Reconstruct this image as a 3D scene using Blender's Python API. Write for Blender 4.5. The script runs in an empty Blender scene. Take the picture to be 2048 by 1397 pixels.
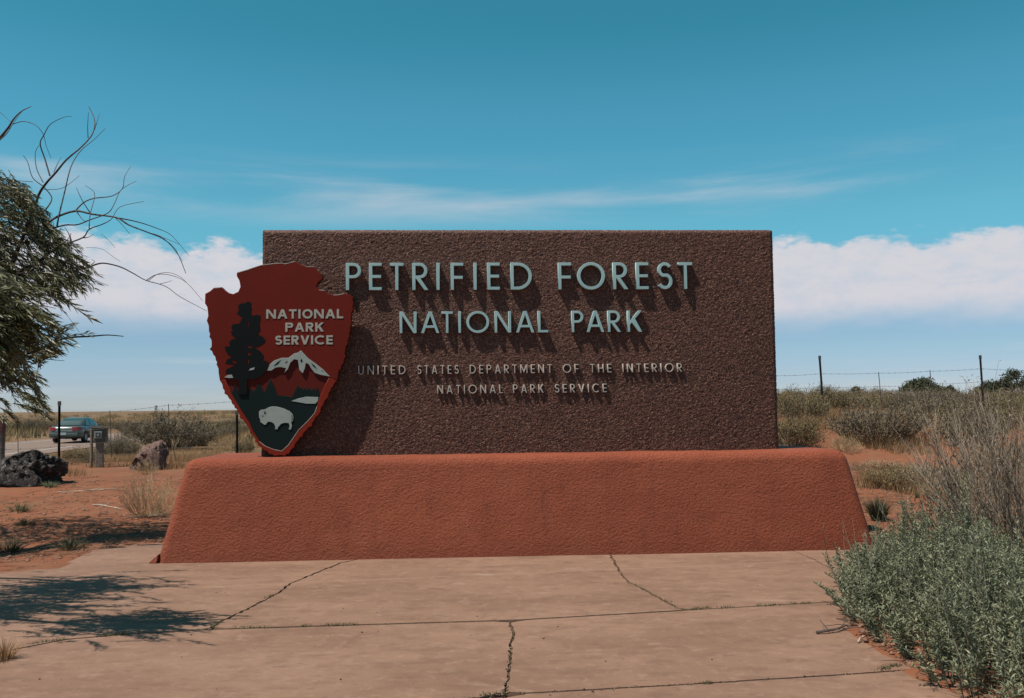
import bpy, bmesh, math, random
import numpy as np
from mathutils import Vector, Matrix

R = math.radians
S = bpy.context.scene
COL = S.collection
random.seed(7)
RNG = np.random.default_rng(7)

# ------------------------------------------------------------------ camera
F_PX, PITCH, ROLL, CAM_H = 1800.0, 0.0603, -0.0105, 1.6      # photo is 2048 x 1397
CXP, CYP = 1024.0, 698.5
cam_d = bpy.data.cameras.new('camera')
cam_d.sensor_fit = 'HORIZONTAL'
cam_d.sensor_width = 36.0
cam_d.lens = 36.0 * F_PX / 2048.0
cam_d.clip_start = 0.05
cam_d.clip_end = 20000
cam = bpy.data.objects.new('camera', cam_d)
COL.objects.link(cam)
_f = Vector((0, math.cos(PITCH), math.sin(PITCH)))
_u0 = Vector((0, -math.sin(PITCH), math.cos(PITCH)))
_r0 = Vector((1, 0, 0))
cr, sr = math.cos(ROLL), math.sin(ROLL)
_r = _r0 * cr + _u0 * sr
_u = -_r0 * sr + _u0 * cr
m3 = Matrix(((_r.x, _u.x, -_f.x), (_r.y, _u.y, -_f.y), (_r.z, _u.z, -_f.z)))
cam.matrix_world = Matrix.Translation((0, 0, CAM_H)) @ m3.to_4x4()
S.camera = cam

# ------------------------------------------------------------------ sun, sky, exposure
SUN = Vector((-0.432, -0.250, 1.0)).normalized()      # direction towards the sun
sun_d = bpy.data.lights.new('sun', 'SUN')
sun_d.energy = 5.0
sun_d.angle = R(0.53)
sun_d.color = (1.0, 0.93, 0.84)
sun = bpy.data.objects.new('sun', sun_d)
COL.objects.link(sun)
sun.rotation_euler = (-SUN).to_track_quat('-Z', 'Y').to_euler()
sun.location = SUN * 60

world = bpy.data.worlds.new('World')
S.world = world
world.use_nodes = True
wn, wl = world.node_tree.nodes, world.node_tree.links
wn.clear()


class NT:
    """small helper for building node trees"""
    def __init__(self, tree):
        self.t, self.n, self.l = tree, tree.nodes, tree.links

    def node(self, kind, **kw):
        nd = self.n.new(kind)
        for k, v in kw.items():
            setattr(nd, k, v)
        return nd

    def put(self, sock, v):
        if hasattr(v, 'is_output') or isinstance(v, bpy.types.NodeSocket):
            self.l.new(v, sock)
        else:
            sock.default_value = v

    def math(self, op, a, b=0.0, clamp=False):
        nd = self.node('ShaderNodeMath', operation=op, use_clamp=clamp)
        self.put(nd.inputs[0], a)
        self.put(nd.inputs[1], b)
        return nd.outputs[0]

    def ss(self, v, lo, hi, a=0.0, b=1.0):
        nd = self.node('ShaderNodeMapRange', interpolation_type='SMOOTHSTEP')
        self.put(nd.inputs[0], v)
        for i, x in enumerate((lo, hi, a, b)):
            self.put(nd.inputs[i + 1], x)
        return nd.outputs[0]

    def mix(self, fac, a, b, mode='MIX'):
        nd = self.node('ShaderNodeMix', data_type='RGBA', blend_type=mode)
        self.put(nd.inputs[0], fac)
        self.put(nd.inputs[6], a if not isinstance(a, tuple) else tuple(a) + (1,) * (4 - len(a)))
        self.put(nd.inputs[7], b if not isinstance(b, tuple) else tuple(b) + (1,) * (4 - len(b)))
        return nd.outputs[2]

    def noise(self, vec, scale, detail=4.0, rough=0.55, out=0, dist=0.0):
        nd = self.node('ShaderNodeTexNoise')
        if vec is not None:
            self.l.new(vec, nd.inputs['Vector'])
        nd.inputs['Scale'].default_value = scale
        nd.inputs['Detail'].default_value = detail
        nd.inputs['Roughness'].default_value = rough
        nd.inputs['Distortion'].default_value = dist
        return nd.outputs[out]

    def comb(self, x, y, z):
        nd = self.node('ShaderNodeCombineXYZ')
        for i, v in enumerate((x, y, z)):
            self.put(nd.inputs[i], v)
        return nd.outputs[0]


W = NT(world.node_tree)
sky = W.node('ShaderNodeTexSky', sky_type='NISHITA')
sky.sun_disc = False
sky.sun_elevation = math.asin(SUN.z)
sky.sun_rotation = math.atan2(SUN.x, SUN.y)
sky.altitude = 1700
sky.air_density = 1.0
sky.dust_density = 0.6
sky.ozone_density = 1.0
SKY_STRENGTH = 0.09
tc = W.node('ShaderNodeTexCoord')
sep = W.node('ShaderNodeSeparateXYZ')
W.l.new(tc.outputs['Generated'], sep.inputs[0])
az = W.math('ARCTAN2', sep.outputs[0], sep.outputs[1])
el = W.math('ARCSINE', sep.outputs[2])
cramp = W.node('ShaderNodeValToRGB')                       # camera-film tint of the clear sky, by height above the horizon
cramp.color_ramp.interpolation = 'EASE'
els = [(0.02, (.52, .61, .81)), (0.065, (.53, .656, .76)), (0.20, (.50, 1.10, .96)), (0.30, (.41, 1.12, 1.0)), (0.41, (.278, 1.05, .88))]
while len(cramp.color_ramp.elements) < len(els):
    cramp.color_ramp.elements.new(0.5)
for e_, (p_, c_) in zip(cramp.color_ramp.elements, els):
    e_.position = p_ * 2
    e_.color = tuple(c_) + (1,)
W.l.new(W.math('MULTIPLY', W.math('ABSOLUTE', el), 2.0), cramp.inputs[0])
tinted = W.mix(1.0, sky.outputs[0], cramp.outputs[0], 'MULTIPLY')
# bank of fair-weather cloud low over the horizon
cv = W.comb(W.math('MULTIPLY', az, 7.0), W.math('MULTIPLY', el, 16.0), 0.37)
n_big = W.noise(cv, 1.3, 5.0, 0.55)
n_fine = W.noise(cv, 4.2, 8.0, 0.62)
top = W.math('ADD', W.math('MULTIPLY', n_big, 0.075), W.math('MULTIPLY', n_fine, 0.052))
top = W.math('ADD', top, 0.106)
up = W.ss(W.math('SUBTRACT', top, el), -0.002, 0.014)
lowe = W.math('ADD', 0.066, W.math('MULTIPLY', n_big, 0.03))
low = W.ss(W.math('SUBTRACT', el, lowe), -0.012, 0.028)
body = W.math('MULTIPLY', up, low)
thin = W.ss(n_fine, 0.30, 0.62, 0.80, 1.0)
bank = W.math('MULTIPLY', W.math('MULTIPLY', body, thin), 0.93)
# thin streaks of high cloud
sv = W.comb(W.math('MULTIPLY', az, 2.6), W.math('MULTIPLY', el, 22.0), 4.1)
n_st = W.noise(sv, 1.0, 6.0, 0.55, dist=0.3)
sband = W.math('MULTIPLY', W.ss(el, 0.185, 0.225), W.ss(el, 0.275, 0.235))
streak = W.math('MULTIPLY', W.math('MULTIPLY', W.ss(n_st, 0.40, 0.78), sband), 0.55)
sv2 = W.comb(W.math('MULTIPLY', az, 2.0), W.math('MULTIPLY', el, 42.0), 9.3)
hz = W.math('MULTIPLY', W.ss(W.noise(sv2, 1.2, 5.0), 0.5, 0.75), W.ss(el, 0.09, 0.05))
hz = W.math('MULTIPLY', hz, 0.35)
CLOUD = (5.75, 5.5, 5.85)
c1 = W.mix(streak, tinted, CLOUD)
c2 = W.mix(hz, c1, CLOUD)
c3 = W.mix(bank, c2, CLOUD)
bg = W.node('ShaderNodeBackground')
W.l.new(c3, bg.inputs['Color'])
bg.inputs['Strength'].default_value = SKY_STRENGTH
wo = W.node('ShaderNodeOutputWorld')
W.l.new(bg.outputs[0], wo.inputs['Surface'])

S.view_settings.view_transform = 'Standard'
S.view_settings.look = 'None'
S.view_settings.gamma = 1.0
S.view_settings.exposure = 0.415
S.view_settings.use_curve_mapping = False


# ------------------------------------------------------------------ pixel geometry
def ray(px, py):
    d = _f * F_PX + _r * (px - CXP) - _u * (py - CYP)
    return d.normalized()


EYE = Vector((0, 0, CAM_H))


def at_y(px, py, Y):
    d = ray(px, py)
    return EYE + d * (Y / d.y)


def on_z(px, py, z=0.0):
    d = ray(px, py)
    return EYE + d * ((z - CAM_H) / d.z)


# ------------------------------------------------------------------ numeric noise
_perm = np.random.default_rng(3).random((256, 256))


def vnoise(x, y):
    x = np.asarray(x, float); y = np.asarray(y, float)
    xi, yi = np.floor(x).astype(int), np.floor(y).astype(int)
    fx, fy = x - xi, y - yi
    fx = fx * fx * (3 - 2 * fx); fy = fy * fy * (3 - 2 * fy)
    g = lambda a, b: _perm[a & 255, b & 255]
    return (g(xi, yi) * (1 - fx) + g(xi + 1, yi) * fx) * (1 - fy) + \
           (g(xi, yi + 1) * (1 - fx) + g(xi + 1, yi + 1) * fx) * fy - 0.5


def fbm(x, y, oct=4):
    s, a = 0.0, 1.0
    for i in range(oct):
        s = s + a * vnoise(x * 2 ** i + 17.3 * i, y * 2 ** i - 9.1 * i)
        a *= 0.5
    return s


def sstep(v, lo, hi):
    t = np.clip((np.asarray(v, float) - lo) / (hi - lo), 0, 1)
    return t * t * (3 - 2 * t)


def in_poly(x, y, poly):
    x = np.asarray(x, float); y = np.asarray(y, float)
    res = np.zeros(x.shape, bool)
    n = len(poly)
    for i in range(n):
        x0, y0 = poly[i]; x1, y1 = poly[(i + 1) % n]
        c = ((y0 > y) != (y1 > y)) & (x < (x1 - x0) * (y - y0) / ((y1 - y0) or 1e-12) + x0)
        res ^= c
    return res


# ------------------------------------------------------------------ materials
def new_mat(name):
    m = bpy.data.materials.new(name)
    m.use_nodes = True
    t = NT(m.node_tree)
    b = t.n['Principled BSDF']
    return m, t, b


def bump(t, b, h, strength=0.5, dist=0.01):
    bn = t.node('ShaderNodeBump')
    bn.inputs['Strength'].default_value = strength
    bn.inputs['Distance'].default_value = dist
    t.l.new(h, bn.inputs['Height'])
    t.l.new(bn.outputs[0], b.inputs['Normal'])
    return bn


def objco(t):
    return t.node('ShaderNodeTexCoord').outputs['Object']


def simple(name, col, rough=0.6, metal=0.0, var=0.0, vscale=6.0, bmp=0.0, bscale=60.0, spec=0.5, col2=None):
    m, t, b = new_mat(name)
    b.inputs['Roughness'].default_value = rough
    b.inputs['Metallic'].default_value = metal
    b.inputs['Specular IOR Level'].default_value = spec
    co = objco(t)
    if var or col2:
        c2 = col2 or tuple(c * (1 - var) for c in col)
        n = t.noise(co, vscale, 5.0)
        t.l.new(t.mix(t.ss(n, 0.35, 0.65), col, c2), b.inputs['Base Color'])
    else:
        b.inputs['Base Color'].default_value = tuple(col) + (1,)
    if bmp:
        bump(t, b, t.noise(co, bscale, 4.0), bmp, 0.01)
    return m


M = {}


def mat_concrete():
    m, t, b = new_mat('pinkish_concrete')
    co = objco(t)
    mp = t.node('ShaderNodeMapping'); mp.inputs['Scale'].default_value = (.6, 1.15, 1.0)
    mp.inputs['Rotation'].default_value = (0, 0, .055)
    t.l.new(co, mp.inputs[0])
    big = t.noise(mp.outputs[0], 1.1, 6.0, 0.6)
    med = t.noise(mp.outputs[0], 5.0, 6.0, 0.65)
    fine = t.noise(co, 95.0, 3.0, 0.75)
    c = t.mix(t.ss(big, 0.36, 0.66), (0.2079, 0.1199, 0.0810), (0.1647, 0.0918, 0.0605))
    c = t.mix(t.math('MULTIPLY', t.ss(med, 0.46, 0.66), 0.55), c, (0.1215, 0.0675, 0.0459))
    # pale scuffs and scaled patches
    sc = t.noise(mp.outputs[0], 3.1, 9.0, 0.68, dist=0.4)
    c = t.mix(t.math('MULTIPLY', t.ss(sc, 0.60, 0.69), 0.55), c, (0.2700, 0.1836, 0.1350))
    c = t.mix(t.math('MULTIPLY', t.ss(fine, 0.53, 0.72), 0.50), c, (0.1080, 0.0594, 0.0405))
    dash = t.noise(mp.outputs[0], 15.0, 4.0, 0.6)
    c = t.mix(t.math('MULTIPLY', t.ss(dash, 0.58, 0.70), 0.45), c, (0.095, 0.055, 0.038))
    mott = t.noise(co, 9.0, 6.0, 0.7)
    c = t.mix(t.math('MULTIPLY', t.ss(mott, 0.50, 0.68), 0.42), c, (0.260, 0.165, 0.120))
    grit = t.node('ShaderNodeTexVoronoi'); grit.inputs['Scale'].default_value = 26.0
    t.l.new(co, grit.inputs['Vector'])
    c = t.mix(t.math('MULTIPLY', t.ss(grit.outputs['Distance'], 0.10, 0.03), 0.55), c, (0.0756, 0.0459, 0.0324))
    # faint tooled line running along the sign
    sp = t.node('ShaderNodeSeparateXYZ'); t.l.new(co, sp.inputs[0])
    p0, p1 = on_z(742, 1160), on_z(1600, 1123)
    k = (p1.y - p0.y) / (p1.x - p0.x)
    d = t.math('ABSOLUTE', t.math('SUBTRACT', t.math('SUBTRACT', sp.outputs[1], p0.y), t.math('MULTIPLY', t.math('SUBTRACT', sp.outputs[0], p0.x), k)))
    c = t.mix(t.math('MULTIPLY', t.ss(d, 0.03, 0.012), 0.35), c, (0.2700, 0.1728, 0.1188))
    t.l.new(c, b.inputs['Base Color'])
    b.inputs['Roughness'].default_value = 0.85
    b.inputs['Specular IOR Level'].default_value = 0.25
    h = t.math('ADD', t.math('MULTIPLY', fine, 0.5), t.math('MULTIPLY', med, 1.2))
    bump(t, b, h, 0.35, 0.008)
    return m


def mat_soil():
    m, t, b = new_mat('red_desert_soil')
    co = objco(t)
    big = t.noise(co, 0.35, 6.0, 0.6)
    med = t.noise(co, 2.6, 8.0, 0.68)
    fine = t.noise(co, 55.0, 5.0, 0.7)
    c = t.mix(t.ss(big, 0.35, 0.65), (0.1980, 0.0726, 0.0374), (0.1617, 0.0647, 0.0354))
    c = t.mix(t.math('MULTIPLY', t.ss(med, 0.46, 0.66), 0.55), c, (0.1782, 0.0990, 0.0612))
    c = t.mix(t.math('MULTIPLY', t.ss(fine, 0.55, 0.75), 0.5), c, (0.0858, 0.0363, 0.0218))
    # farther out the sand carries grey brush litter and straw
    sp = t.node('ShaderNodeSeparateXYZ'); t.l.new(co, sp.inputs[0])
    far = t.ss(sp.outputs[1], 16.0, 40.0)
    n2 = t.noise(co, 0.9, 8.0, 0.7)
    c2 = t.mix(t.ss(n2, 0.40, 0.60), (0.1650, 0.1089, 0.0578), (0.0891, 0.0726, 0.0476))
    c = t.mix(t.math('MULTIPLY', far, 0.8), c, c2)
    t.l.new(c, b.inputs['Base Color'])
    b.inputs['Roughness'].default_value = 0.95
    b.inputs['Specular IOR Level'].default_value = 0.1
    h = t.math('ADD', t.math('MULTIPLY', fine, 0.6), med)
    bump(t, b, h, 0.6, 0.025)
    return m


def mat_stucco():
    m, t, b = new_mat('terracotta_stucco')
    co = objco(t)
    big = t.noise(co, 0.9, 5.0, 0.6)
    mp = t.node('ShaderNodeMapping'); mp.inputs['Scale'].default_value = (1.0, 1.0, 1.25)
    t.l.new(co, mp.inputs[0])
    wr = t.noise(mp.outputs[0], 34.0, 6.0, 0.70)
    patch = t.noise(co, 2.4, 6.0, 0.65)
    fine = t.noise(co, 110.0, 3.0, 0.6)
    c = t.mix(t.ss(big, 0.34, 0.66), (0.2840, 0.0725, 0.0356), (0.2377, 0.0577, 0.0287))
    c = t.mix(t.math('MULTIPLY', t.ss(patch, 0.52, 0.70), 0.35), c, (0.2820, 0.0944, 0.0494))
    c = t.mix(t.math('MULTIPLY', t.ss(wr, 0.50, 0.34), 0.50), c, (0.1585, 0.0367, 0.0196))
    # soil splash along the foot
    sp = t.node('ShaderNodeSeparateXYZ'); t.l.new(co, sp.inputs[0])
    foot = t.math('MULTIPLY', t.ss(t.math('ADD', sp.outputs[2], t.math('MULTIPLY', big, 0.25)), 0.36, 0.12), 0.50)
    c = t.mix(foot, c, (0.1783, 0.0465, 0.0252))
    mpd = t.node('ShaderNodeMapping'); mpd.inputs['Scale'].default_value = (5.0, 5.0, 0.5)
    t.l.new(co, mpd.inputs[0])
    run = t.noise(mpd.outputs[0], 1.2, 5.0, 0.6)
    c = t.mix(t.math('MULTIPLY', t.ss(run, 0.52, 0.70), 0.40), c, (0.1651, 0.0415, 0.0239))
    t.l.new(c, b.inputs['Base Color'])
    b.inputs['Roughness'].default_value = 0.7
    b.inputs['Specular IOR Level'].default_value = 0.2
    h = t.math('ADD', wr, t.math('MULTIPLY', fine, 0.22))
    bump(t, b, h, 1.0, 0.030)
    return m


def mat_aggregate():
    m, t, b = new_mat('exposed_aggregate_concrete')
    co = objco(t)
    v = t.node('ShaderNodeTexVoronoi'); v.inputs['Scale'].default_value = 85.0
    t.l.new(co, v.inputs['Vector'])
    sc = t.node('ShaderNodeSeparateColor'); t.l.new(v.outputs['Color'], sc.inputs[0])
    big = t.noise(co, 1.4, 6.0, 0.6)
    base = t.mix(t.ss(big, 0.35, 0.65), (0.0767, 0.0255, 0.0162), (0.0609, 0.0209, 0.0140))
    c = t.mix(t.math('MULTIPLY', t.ss(sc.outputs[0], 0.55, 0.8), 0.8), base, (0.1287, 0.0530, 0.0322))
    c = t.mix(t.ss(sc.outputs[1], 0.80, 0.97), c, (0.1896, 0.0935, 0.0615))
    c = t.mix(t.math('MULTIPLY', t.ss(sc.outputs[2], 0.6, 0.85), 0.75), c, (0.0271, 0.0100, 0.0073))
    t.l.new(c, b.inputs['Base Color'])
    b.inputs['Roughness'].default_value = 0.7
    b.inputs['Specular IOR Level'].default_value = 0.35
    h = t.math('SUBTRACT', 1.0, v.outputs['Distance'])
    bump(t, b, h, 0.6, 0.008)
    return m


def mat_plant(name, cols, rough=0.7, transl=0.2, vscale=3.0, spec=0.3):
    """leaf or twig: colour drifts over the plant and from plant to plant"""
    m, t, b = new_mat(name)
    co = objco(t)
    oi = t.node('ShaderNodeObjectInfo')
    n = t.noise(co, vscale, 3.0, 0.6)
    n2 = t.noise(co, vscale * 9, 2.0, 0.6)
    c = t.mix(t.ss(n, 0.36, 0.64), cols[0], cols[1])
    c = t.mix(t.ss(n2, 0.50, 0.68), c, cols[2 % len(cols)])
    hs = t.node('ShaderNodeHueSaturation')
    t.put(hs.inputs['Value'], t.ss(oi.outputs['Random'], 0.0, 1.0, 0.78, 1.22))
    t.l.new(c, hs.inputs['Color'])
    t.l.new(hs.outputs[0], b.inputs['Base Color'])
    b.inputs['Roughness'].default_value = rough
    b.inputs['Specular IOR Level'].default_value = spec
    if transl:
        tr = t.node('ShaderNodeBsdfTranslucent')
        t.l.new(hs.outputs[0], tr.inputs['Color'])
        mx = t.node('ShaderNodeMixShader')
        mx.inputs[0].default_value = transl
        out = t.n['Material Output']
        t.l.new(b.outputs[0], mx.inputs[1]); t.l.new(tr.outputs[0], mx.inputs[2])
        t.l.new(mx.outputs[0], out.inputs['Surface'])
    return m


def mat_rock(name, a, bcol, cpale, scale=5.0, bs=0.9):
    m, t, b = new_mat(name)
    co = objco(t)
    n = t.noise(co, scale, 8.0, 0.68)
    n2 = t.noise(co, scale * 3.3, 8.0, 0.7, dist=0.6)
    c = t.mix(t.ss(n, 0.36, 0.62), a, bcol)
    c = t.mix(t.math('MULTIPLY', t.ss(n2, 0.53, 0.64), 0.8), c, cpale)
    t.l.new(c, b.inputs['Base Color'])
    b.inputs['Roughness'].default_value = 0.85
    bump(t, b, t.math('ADD', n2, t.noise(co, scale * 12, 4.0)), bs, 0.03)
    return m


M['concrete'] = mat_concrete()
M['soil'] = mat_soil()
M['stucco'] = mat_stucco()
M['agg'] = mat_aggregate()
M['letter_blue'] = simple('weathered_blue_letter', (0.2915, 0.4158, 0.4148), 0.6, 0.0, col2=(0.2365, 0.3564, 0.3622), vscale=5, bmp=0.05, bscale=90, spec=.3)
M['letter_grey'] = simple('weathered_grey_letter', (0.4400, 0.3888, 0.3360), 0.5, 0.0, col2=(0.3300, 0.2916, 0.2625), vscale=7)
M['emblem_red'] = simple('emblem_red_paint', (0.1188, 0.0099, 0.0050), 0.55, col2=(0.1034, 0.0091, 0.0045), vscale=2.0, spec=0.12)
M['emblem_rim_lit'] = simple('emblem_rim_lit_red', (0.1738, 0.0178, 0.0082), 0.55, col2=(0.1518, 0.0162, 0.0074), vscale=3.0, spec=0.12)  # the field's red made brighter, bounce light from the plinth put into the colour
M['emblem_lit_edge'] = simple('sunlit_bare_emblem_edge', (0.40, 0.30, 0.26), 0.6, var=0.3, vscale=14)  # bare ledges catching the sun, their brightness put into the colour
M['emblem_brown'] = simple('emblem_brown_paint', (0.0792, 0.0086, 0.0053), 0.55, spec=0.12)
M['emblem_green'] = simple('emblem_dark_green_paint', (0.0050, 0.0125, 0.0115), 0.55, col2=(0.004, 0.010, 0.0095), vscale=3.0, spec=0.12)
M['emblem_tree'] = simple('emblem_black_green_paint', (0.003, 0.0048, 0.005), 0.6, spec=0.12)
M['emblem_white'] = simple('emblem_grey_white_paint', (0.2585, 0.2916, 0.2678), 0.55, var=0.12, vscale=9, spec=0.3)
M['emblem_letter'] = simple('emblem_pale_letter_paint', (0.3135, 0.3078, 0.2678), 0.55, var=0.15, vscale=20, spec=0.3)
M['steel'] = simple('dull_steel', (0.20, 0.19, 0.18), 0.55, 0.6)
M['wire'] = simple('rusty_grey_wire', (0.060, 0.050, 0.046), 0.7, 0.0, col2=(0.045, 0.028, 0.022), vscale=3)
M['tpost'] = simple('dark_green_steel_post', (0.011, 0.011, 0.011), 0.65, 0.0, col2=(0.022, 0.013, 0.010), vscale=4, spec=.2)
M['tpost_tip'] = simple('grey_post_tip', (0.045, 0.045, 0.045), 0.65, 0.0)
M['wood'] = simple('weathered_grey_wood', (0.20, 0.155, 0.12), 0.85, col2=(0.11, 0.085, 0.065), vscale=14, bmp=0.4, bscale=30)
M['wood_red'] = simple('faded_red_wood_paint', (0.16, 0.06, 0.05), 0.8, var=0.4, vscale=18)
M['asphalt'] = simple('sunbleached_pink_asphalt', (0.165, 0.108, 0.082), 0.9, col2=(0.140, 0.092, 0.070), vscale=0.6, bmp=0.3, bscale=60)
M['paint'] = simple('road_paint', (0.42, 0.39, 0.35), 0.8, var=0.25, vscale=3)
M['paint_y'] = simple('yellow_road_paint', (0.50, 0.27, 0.05), 0.8, var=0.25, vscale=3)
M['lava'] = mat_rock('black_lava_rock', (0.012, 0.0095, 0.0085), (0.030, 0.022, 0.020), (0.20, 0.18, 0.165), 3.0, 1.0)
M['petrified'] = mat_rock('reddish_rock', (0.155, 0.080, 0.060), (0.085, 0.043, 0.034), (0.27, 0.185, 0.14), 4.0, 1.0)
M['meter'] = simple('olive_grey_enclosure', (0.085, 0.080, 0.062), 0.6, 0.2, var=0.25, vscale=12)
M['meter_dark'] = simple('dark_meter_glass', (0.05, 0.055, 0.05), 0.25)
M['meter_pale'] = simple('pale_meter_ring', (0.24, 0.245, 0.225), 0.5)
M['car'] = simple('grey_green_car_paint', (0.060, 0.082, 0.078), 0.3, 0.0, spec=0.45)
M['car_glass'] = simple('tinted_car_glass', (0.030, 0.060, 0.058), 0.06, 0.0, spec=0.9)
M['tyre'] = simple('black_rubber', (0.015, 0.015, 0.015), 0.8)
M['rim'] = simple('alloy_rim', (0.30, 0.30, 0.30), 0.35, 0.8)
M['tail'] = simple('red_lamp_lens', (0.22, 0.012, 0.015), 0.2)
M['plate'] = simple('pale_number_plate', (0.33, 0.36, 0.38), 0.5)
M['chrome'] = simple('bright_trim', (0.6, 0.6, 0.6), 0.2, 0.9)
M['bark'] = simple('brown_bark', (0.075, 0.045, 0.034), 0.85, col2=(0.040, 0.027, 0.022), vscale=12, bmp=0.5, bscale=40)
M['deadwood'] = simple('grey_dead_twig', (0.070, 0.050, 0.042), 0.8, col2=(0.035, 0.026, 0.024), vscale=6)
M['bleached'] = simple('bleached_dead_wood', (0.40, 0.33, 0.27), 0.85, col2=(0.25, 0.20, 0.16), vscale=14)
M['leaf'] = mat_plant('willowy_tree_leaf', ((0.115, 0.118, 0.046), (0.175, 0.168, 0.085), (0.060, 0.066, 0.027)), 0.45, 0.18, 2.6, 0.35)
M['sage'] = mat_plant('silvery_green_leaf', ((0.1716, 0.1814, 0.1056), (0.0972, 0.1111, 0.0655), (0.2460, 0.2438, 0.1584)), 0.6, 0.15, 3.4)
M['sagestem'] = mat_plant('pale_green_stem', ((0.1872, 0.1794, 0.1248), (0.1326, 0.1248, 0.0858), (0.2340, 0.2106, 0.1560)), 0.8, 0.0, 4)
M['twig'] = mat_plant('grey_brown_twig', ((0.1794, 0.1365, 0.1014), (0.1209, 0.0936, 0.0702), (0.2340, 0.1872, 0.1404)), 0.85, 0.0, 2.0)
M['twig_grey'] = mat_plant('grey_sage_twig', ((0.1732, 0.1348, 0.0889), (0.1170, 0.0944, 0.0637), (0.2293, 0.1769, 0.1149)), 0.85, 0.0, 2.0)
M['twig_olive'] = mat_plant('olive_scrub_twig', ((0.1625, 0.1210, 0.0589), (0.1150, 0.0874, 0.0456), (0.2313, 0.1680, 0.0817)), 0.85, 0.0, 2.0)
M['twig_straw'] = mat_plant('straw_twig', ((0.3875, 0.2641, 0.1486), (0.2906, 0.1907, 0.1063), (0.4628, 0.3276, 0.1937)), 0.85, 0.1, 2.0)
M['straw'] = mat_plant('dry_straw_grass', ((0.3494, 0.2001, 0.0969), (0.2621, 0.1519, 0.0789), (0.4019, 0.2556, 0.1399)), 0.85, 0.2, 0.9)
M['ephedra'] = mat_plant('green_rush_stem', ((0.0663, 0.0764, 0.0390), (0.0468, 0.0562, 0.0296), (0.0936, 0.0975, 0.0507)), 0.7, 0.0, 5)
M['weed'] = mat_plant('small_weed_leaf', ((0.0702, 0.0819, 0.0351), (0.1014, 0.0936, 0.0468), (0.1248, 0.0975, 0.0546)), 0.75, 0.15, 6)
M['juniper'] = mat_plant('juniper_foliage', ((0.0351, 0.0437, 0.0203), (0.0507, 0.0562, 0.0281), (0.0702, 0.0702, 0.0359)), 0.75, 0.1, 2)
M['litter'] = mat_plant('brown_litter', ((0.1560, 0.0936, 0.0624), (0.0936, 0.0585, 0.0390), (0.2496, 0.1716, 0.1170)), 0.9, 0.0, 12)
M['pebble'] = mat_plant('red_pebble', ((0.2340, 0.1170, 0.0741), (0.1716, 0.0819, 0.0546), (0.3120, 0.2028, 0.1482)), 0.9, 0.0, 9)


# ------------------------------------------------------------------ mesh helpers
def link(name, mesh, mat=None, parent=None, smooth=False):
    o = bpy.data.objects.new(name, mesh)
    COL.objects.link(o)
    if mat is not None and not mesh.materials:
        mesh.materials.append(M[mat] if isinstance(mat, str) else mat)
    if parent is not None:
        o.parent = parent
    if smooth:
        mesh.polygons.foreach_set('use_smooth', np.ones(len(mesh.polygons), bool))
    return o


def tag(o, label=None, cat=None, group=None, kind=None):
    for k, v in (('label', label), ('category', cat), ('group', group), ('kind', kind)):
        if v:
            o[k] = v
    return o


def empty(name, loc, rz=0.0, label=None, cat=None, group=None):
    o = bpy.data.objects.new(name, None)
    COL.objects.link(o)
    o.location = loc
    o.rotation_euler = (0, 0, rz)
    return tag(o, label, cat, group)


def copy_tree(o, parent=None):
    c = o.copy()
    COL.objects.link(c)
    c.parent = parent
    for ch in list(o.children):
        copy_tree(ch, c)
    return c


def np_mesh(name, V, Fq=None, Ft=None):
    me = bpy.data.meshes.new(name)
    V = np.asarray(V, np.float32).reshape(-1, 3)
    loops, starts, n = [], [], 0
    for Fa, k in ((Fq, 4), (Ft, 3)):
        if Fa is not None and len(Fa):
            Fa = np.asarray(Fa, np.int32).reshape(-1, k)
            loops.append(Fa.ravel())
            starts.append(n + np.arange(len(Fa), dtype=np.int32) * k)
            n += Fa.size
    loops = np.concatenate(loops); starts = np.concatenate(starts)
    me.vertices.add(len(V)); me.vertices.foreach_set('co', V.ravel())
    me.loops.add(len(loops)); me.loops.foreach_set('vertex_index', loops)
    me.polygons.add(len(starts)); me.polygons.foreach_set('loop_start', starts)
    me.update(calc_edges=True)
    me.validate()
    return me


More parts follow.
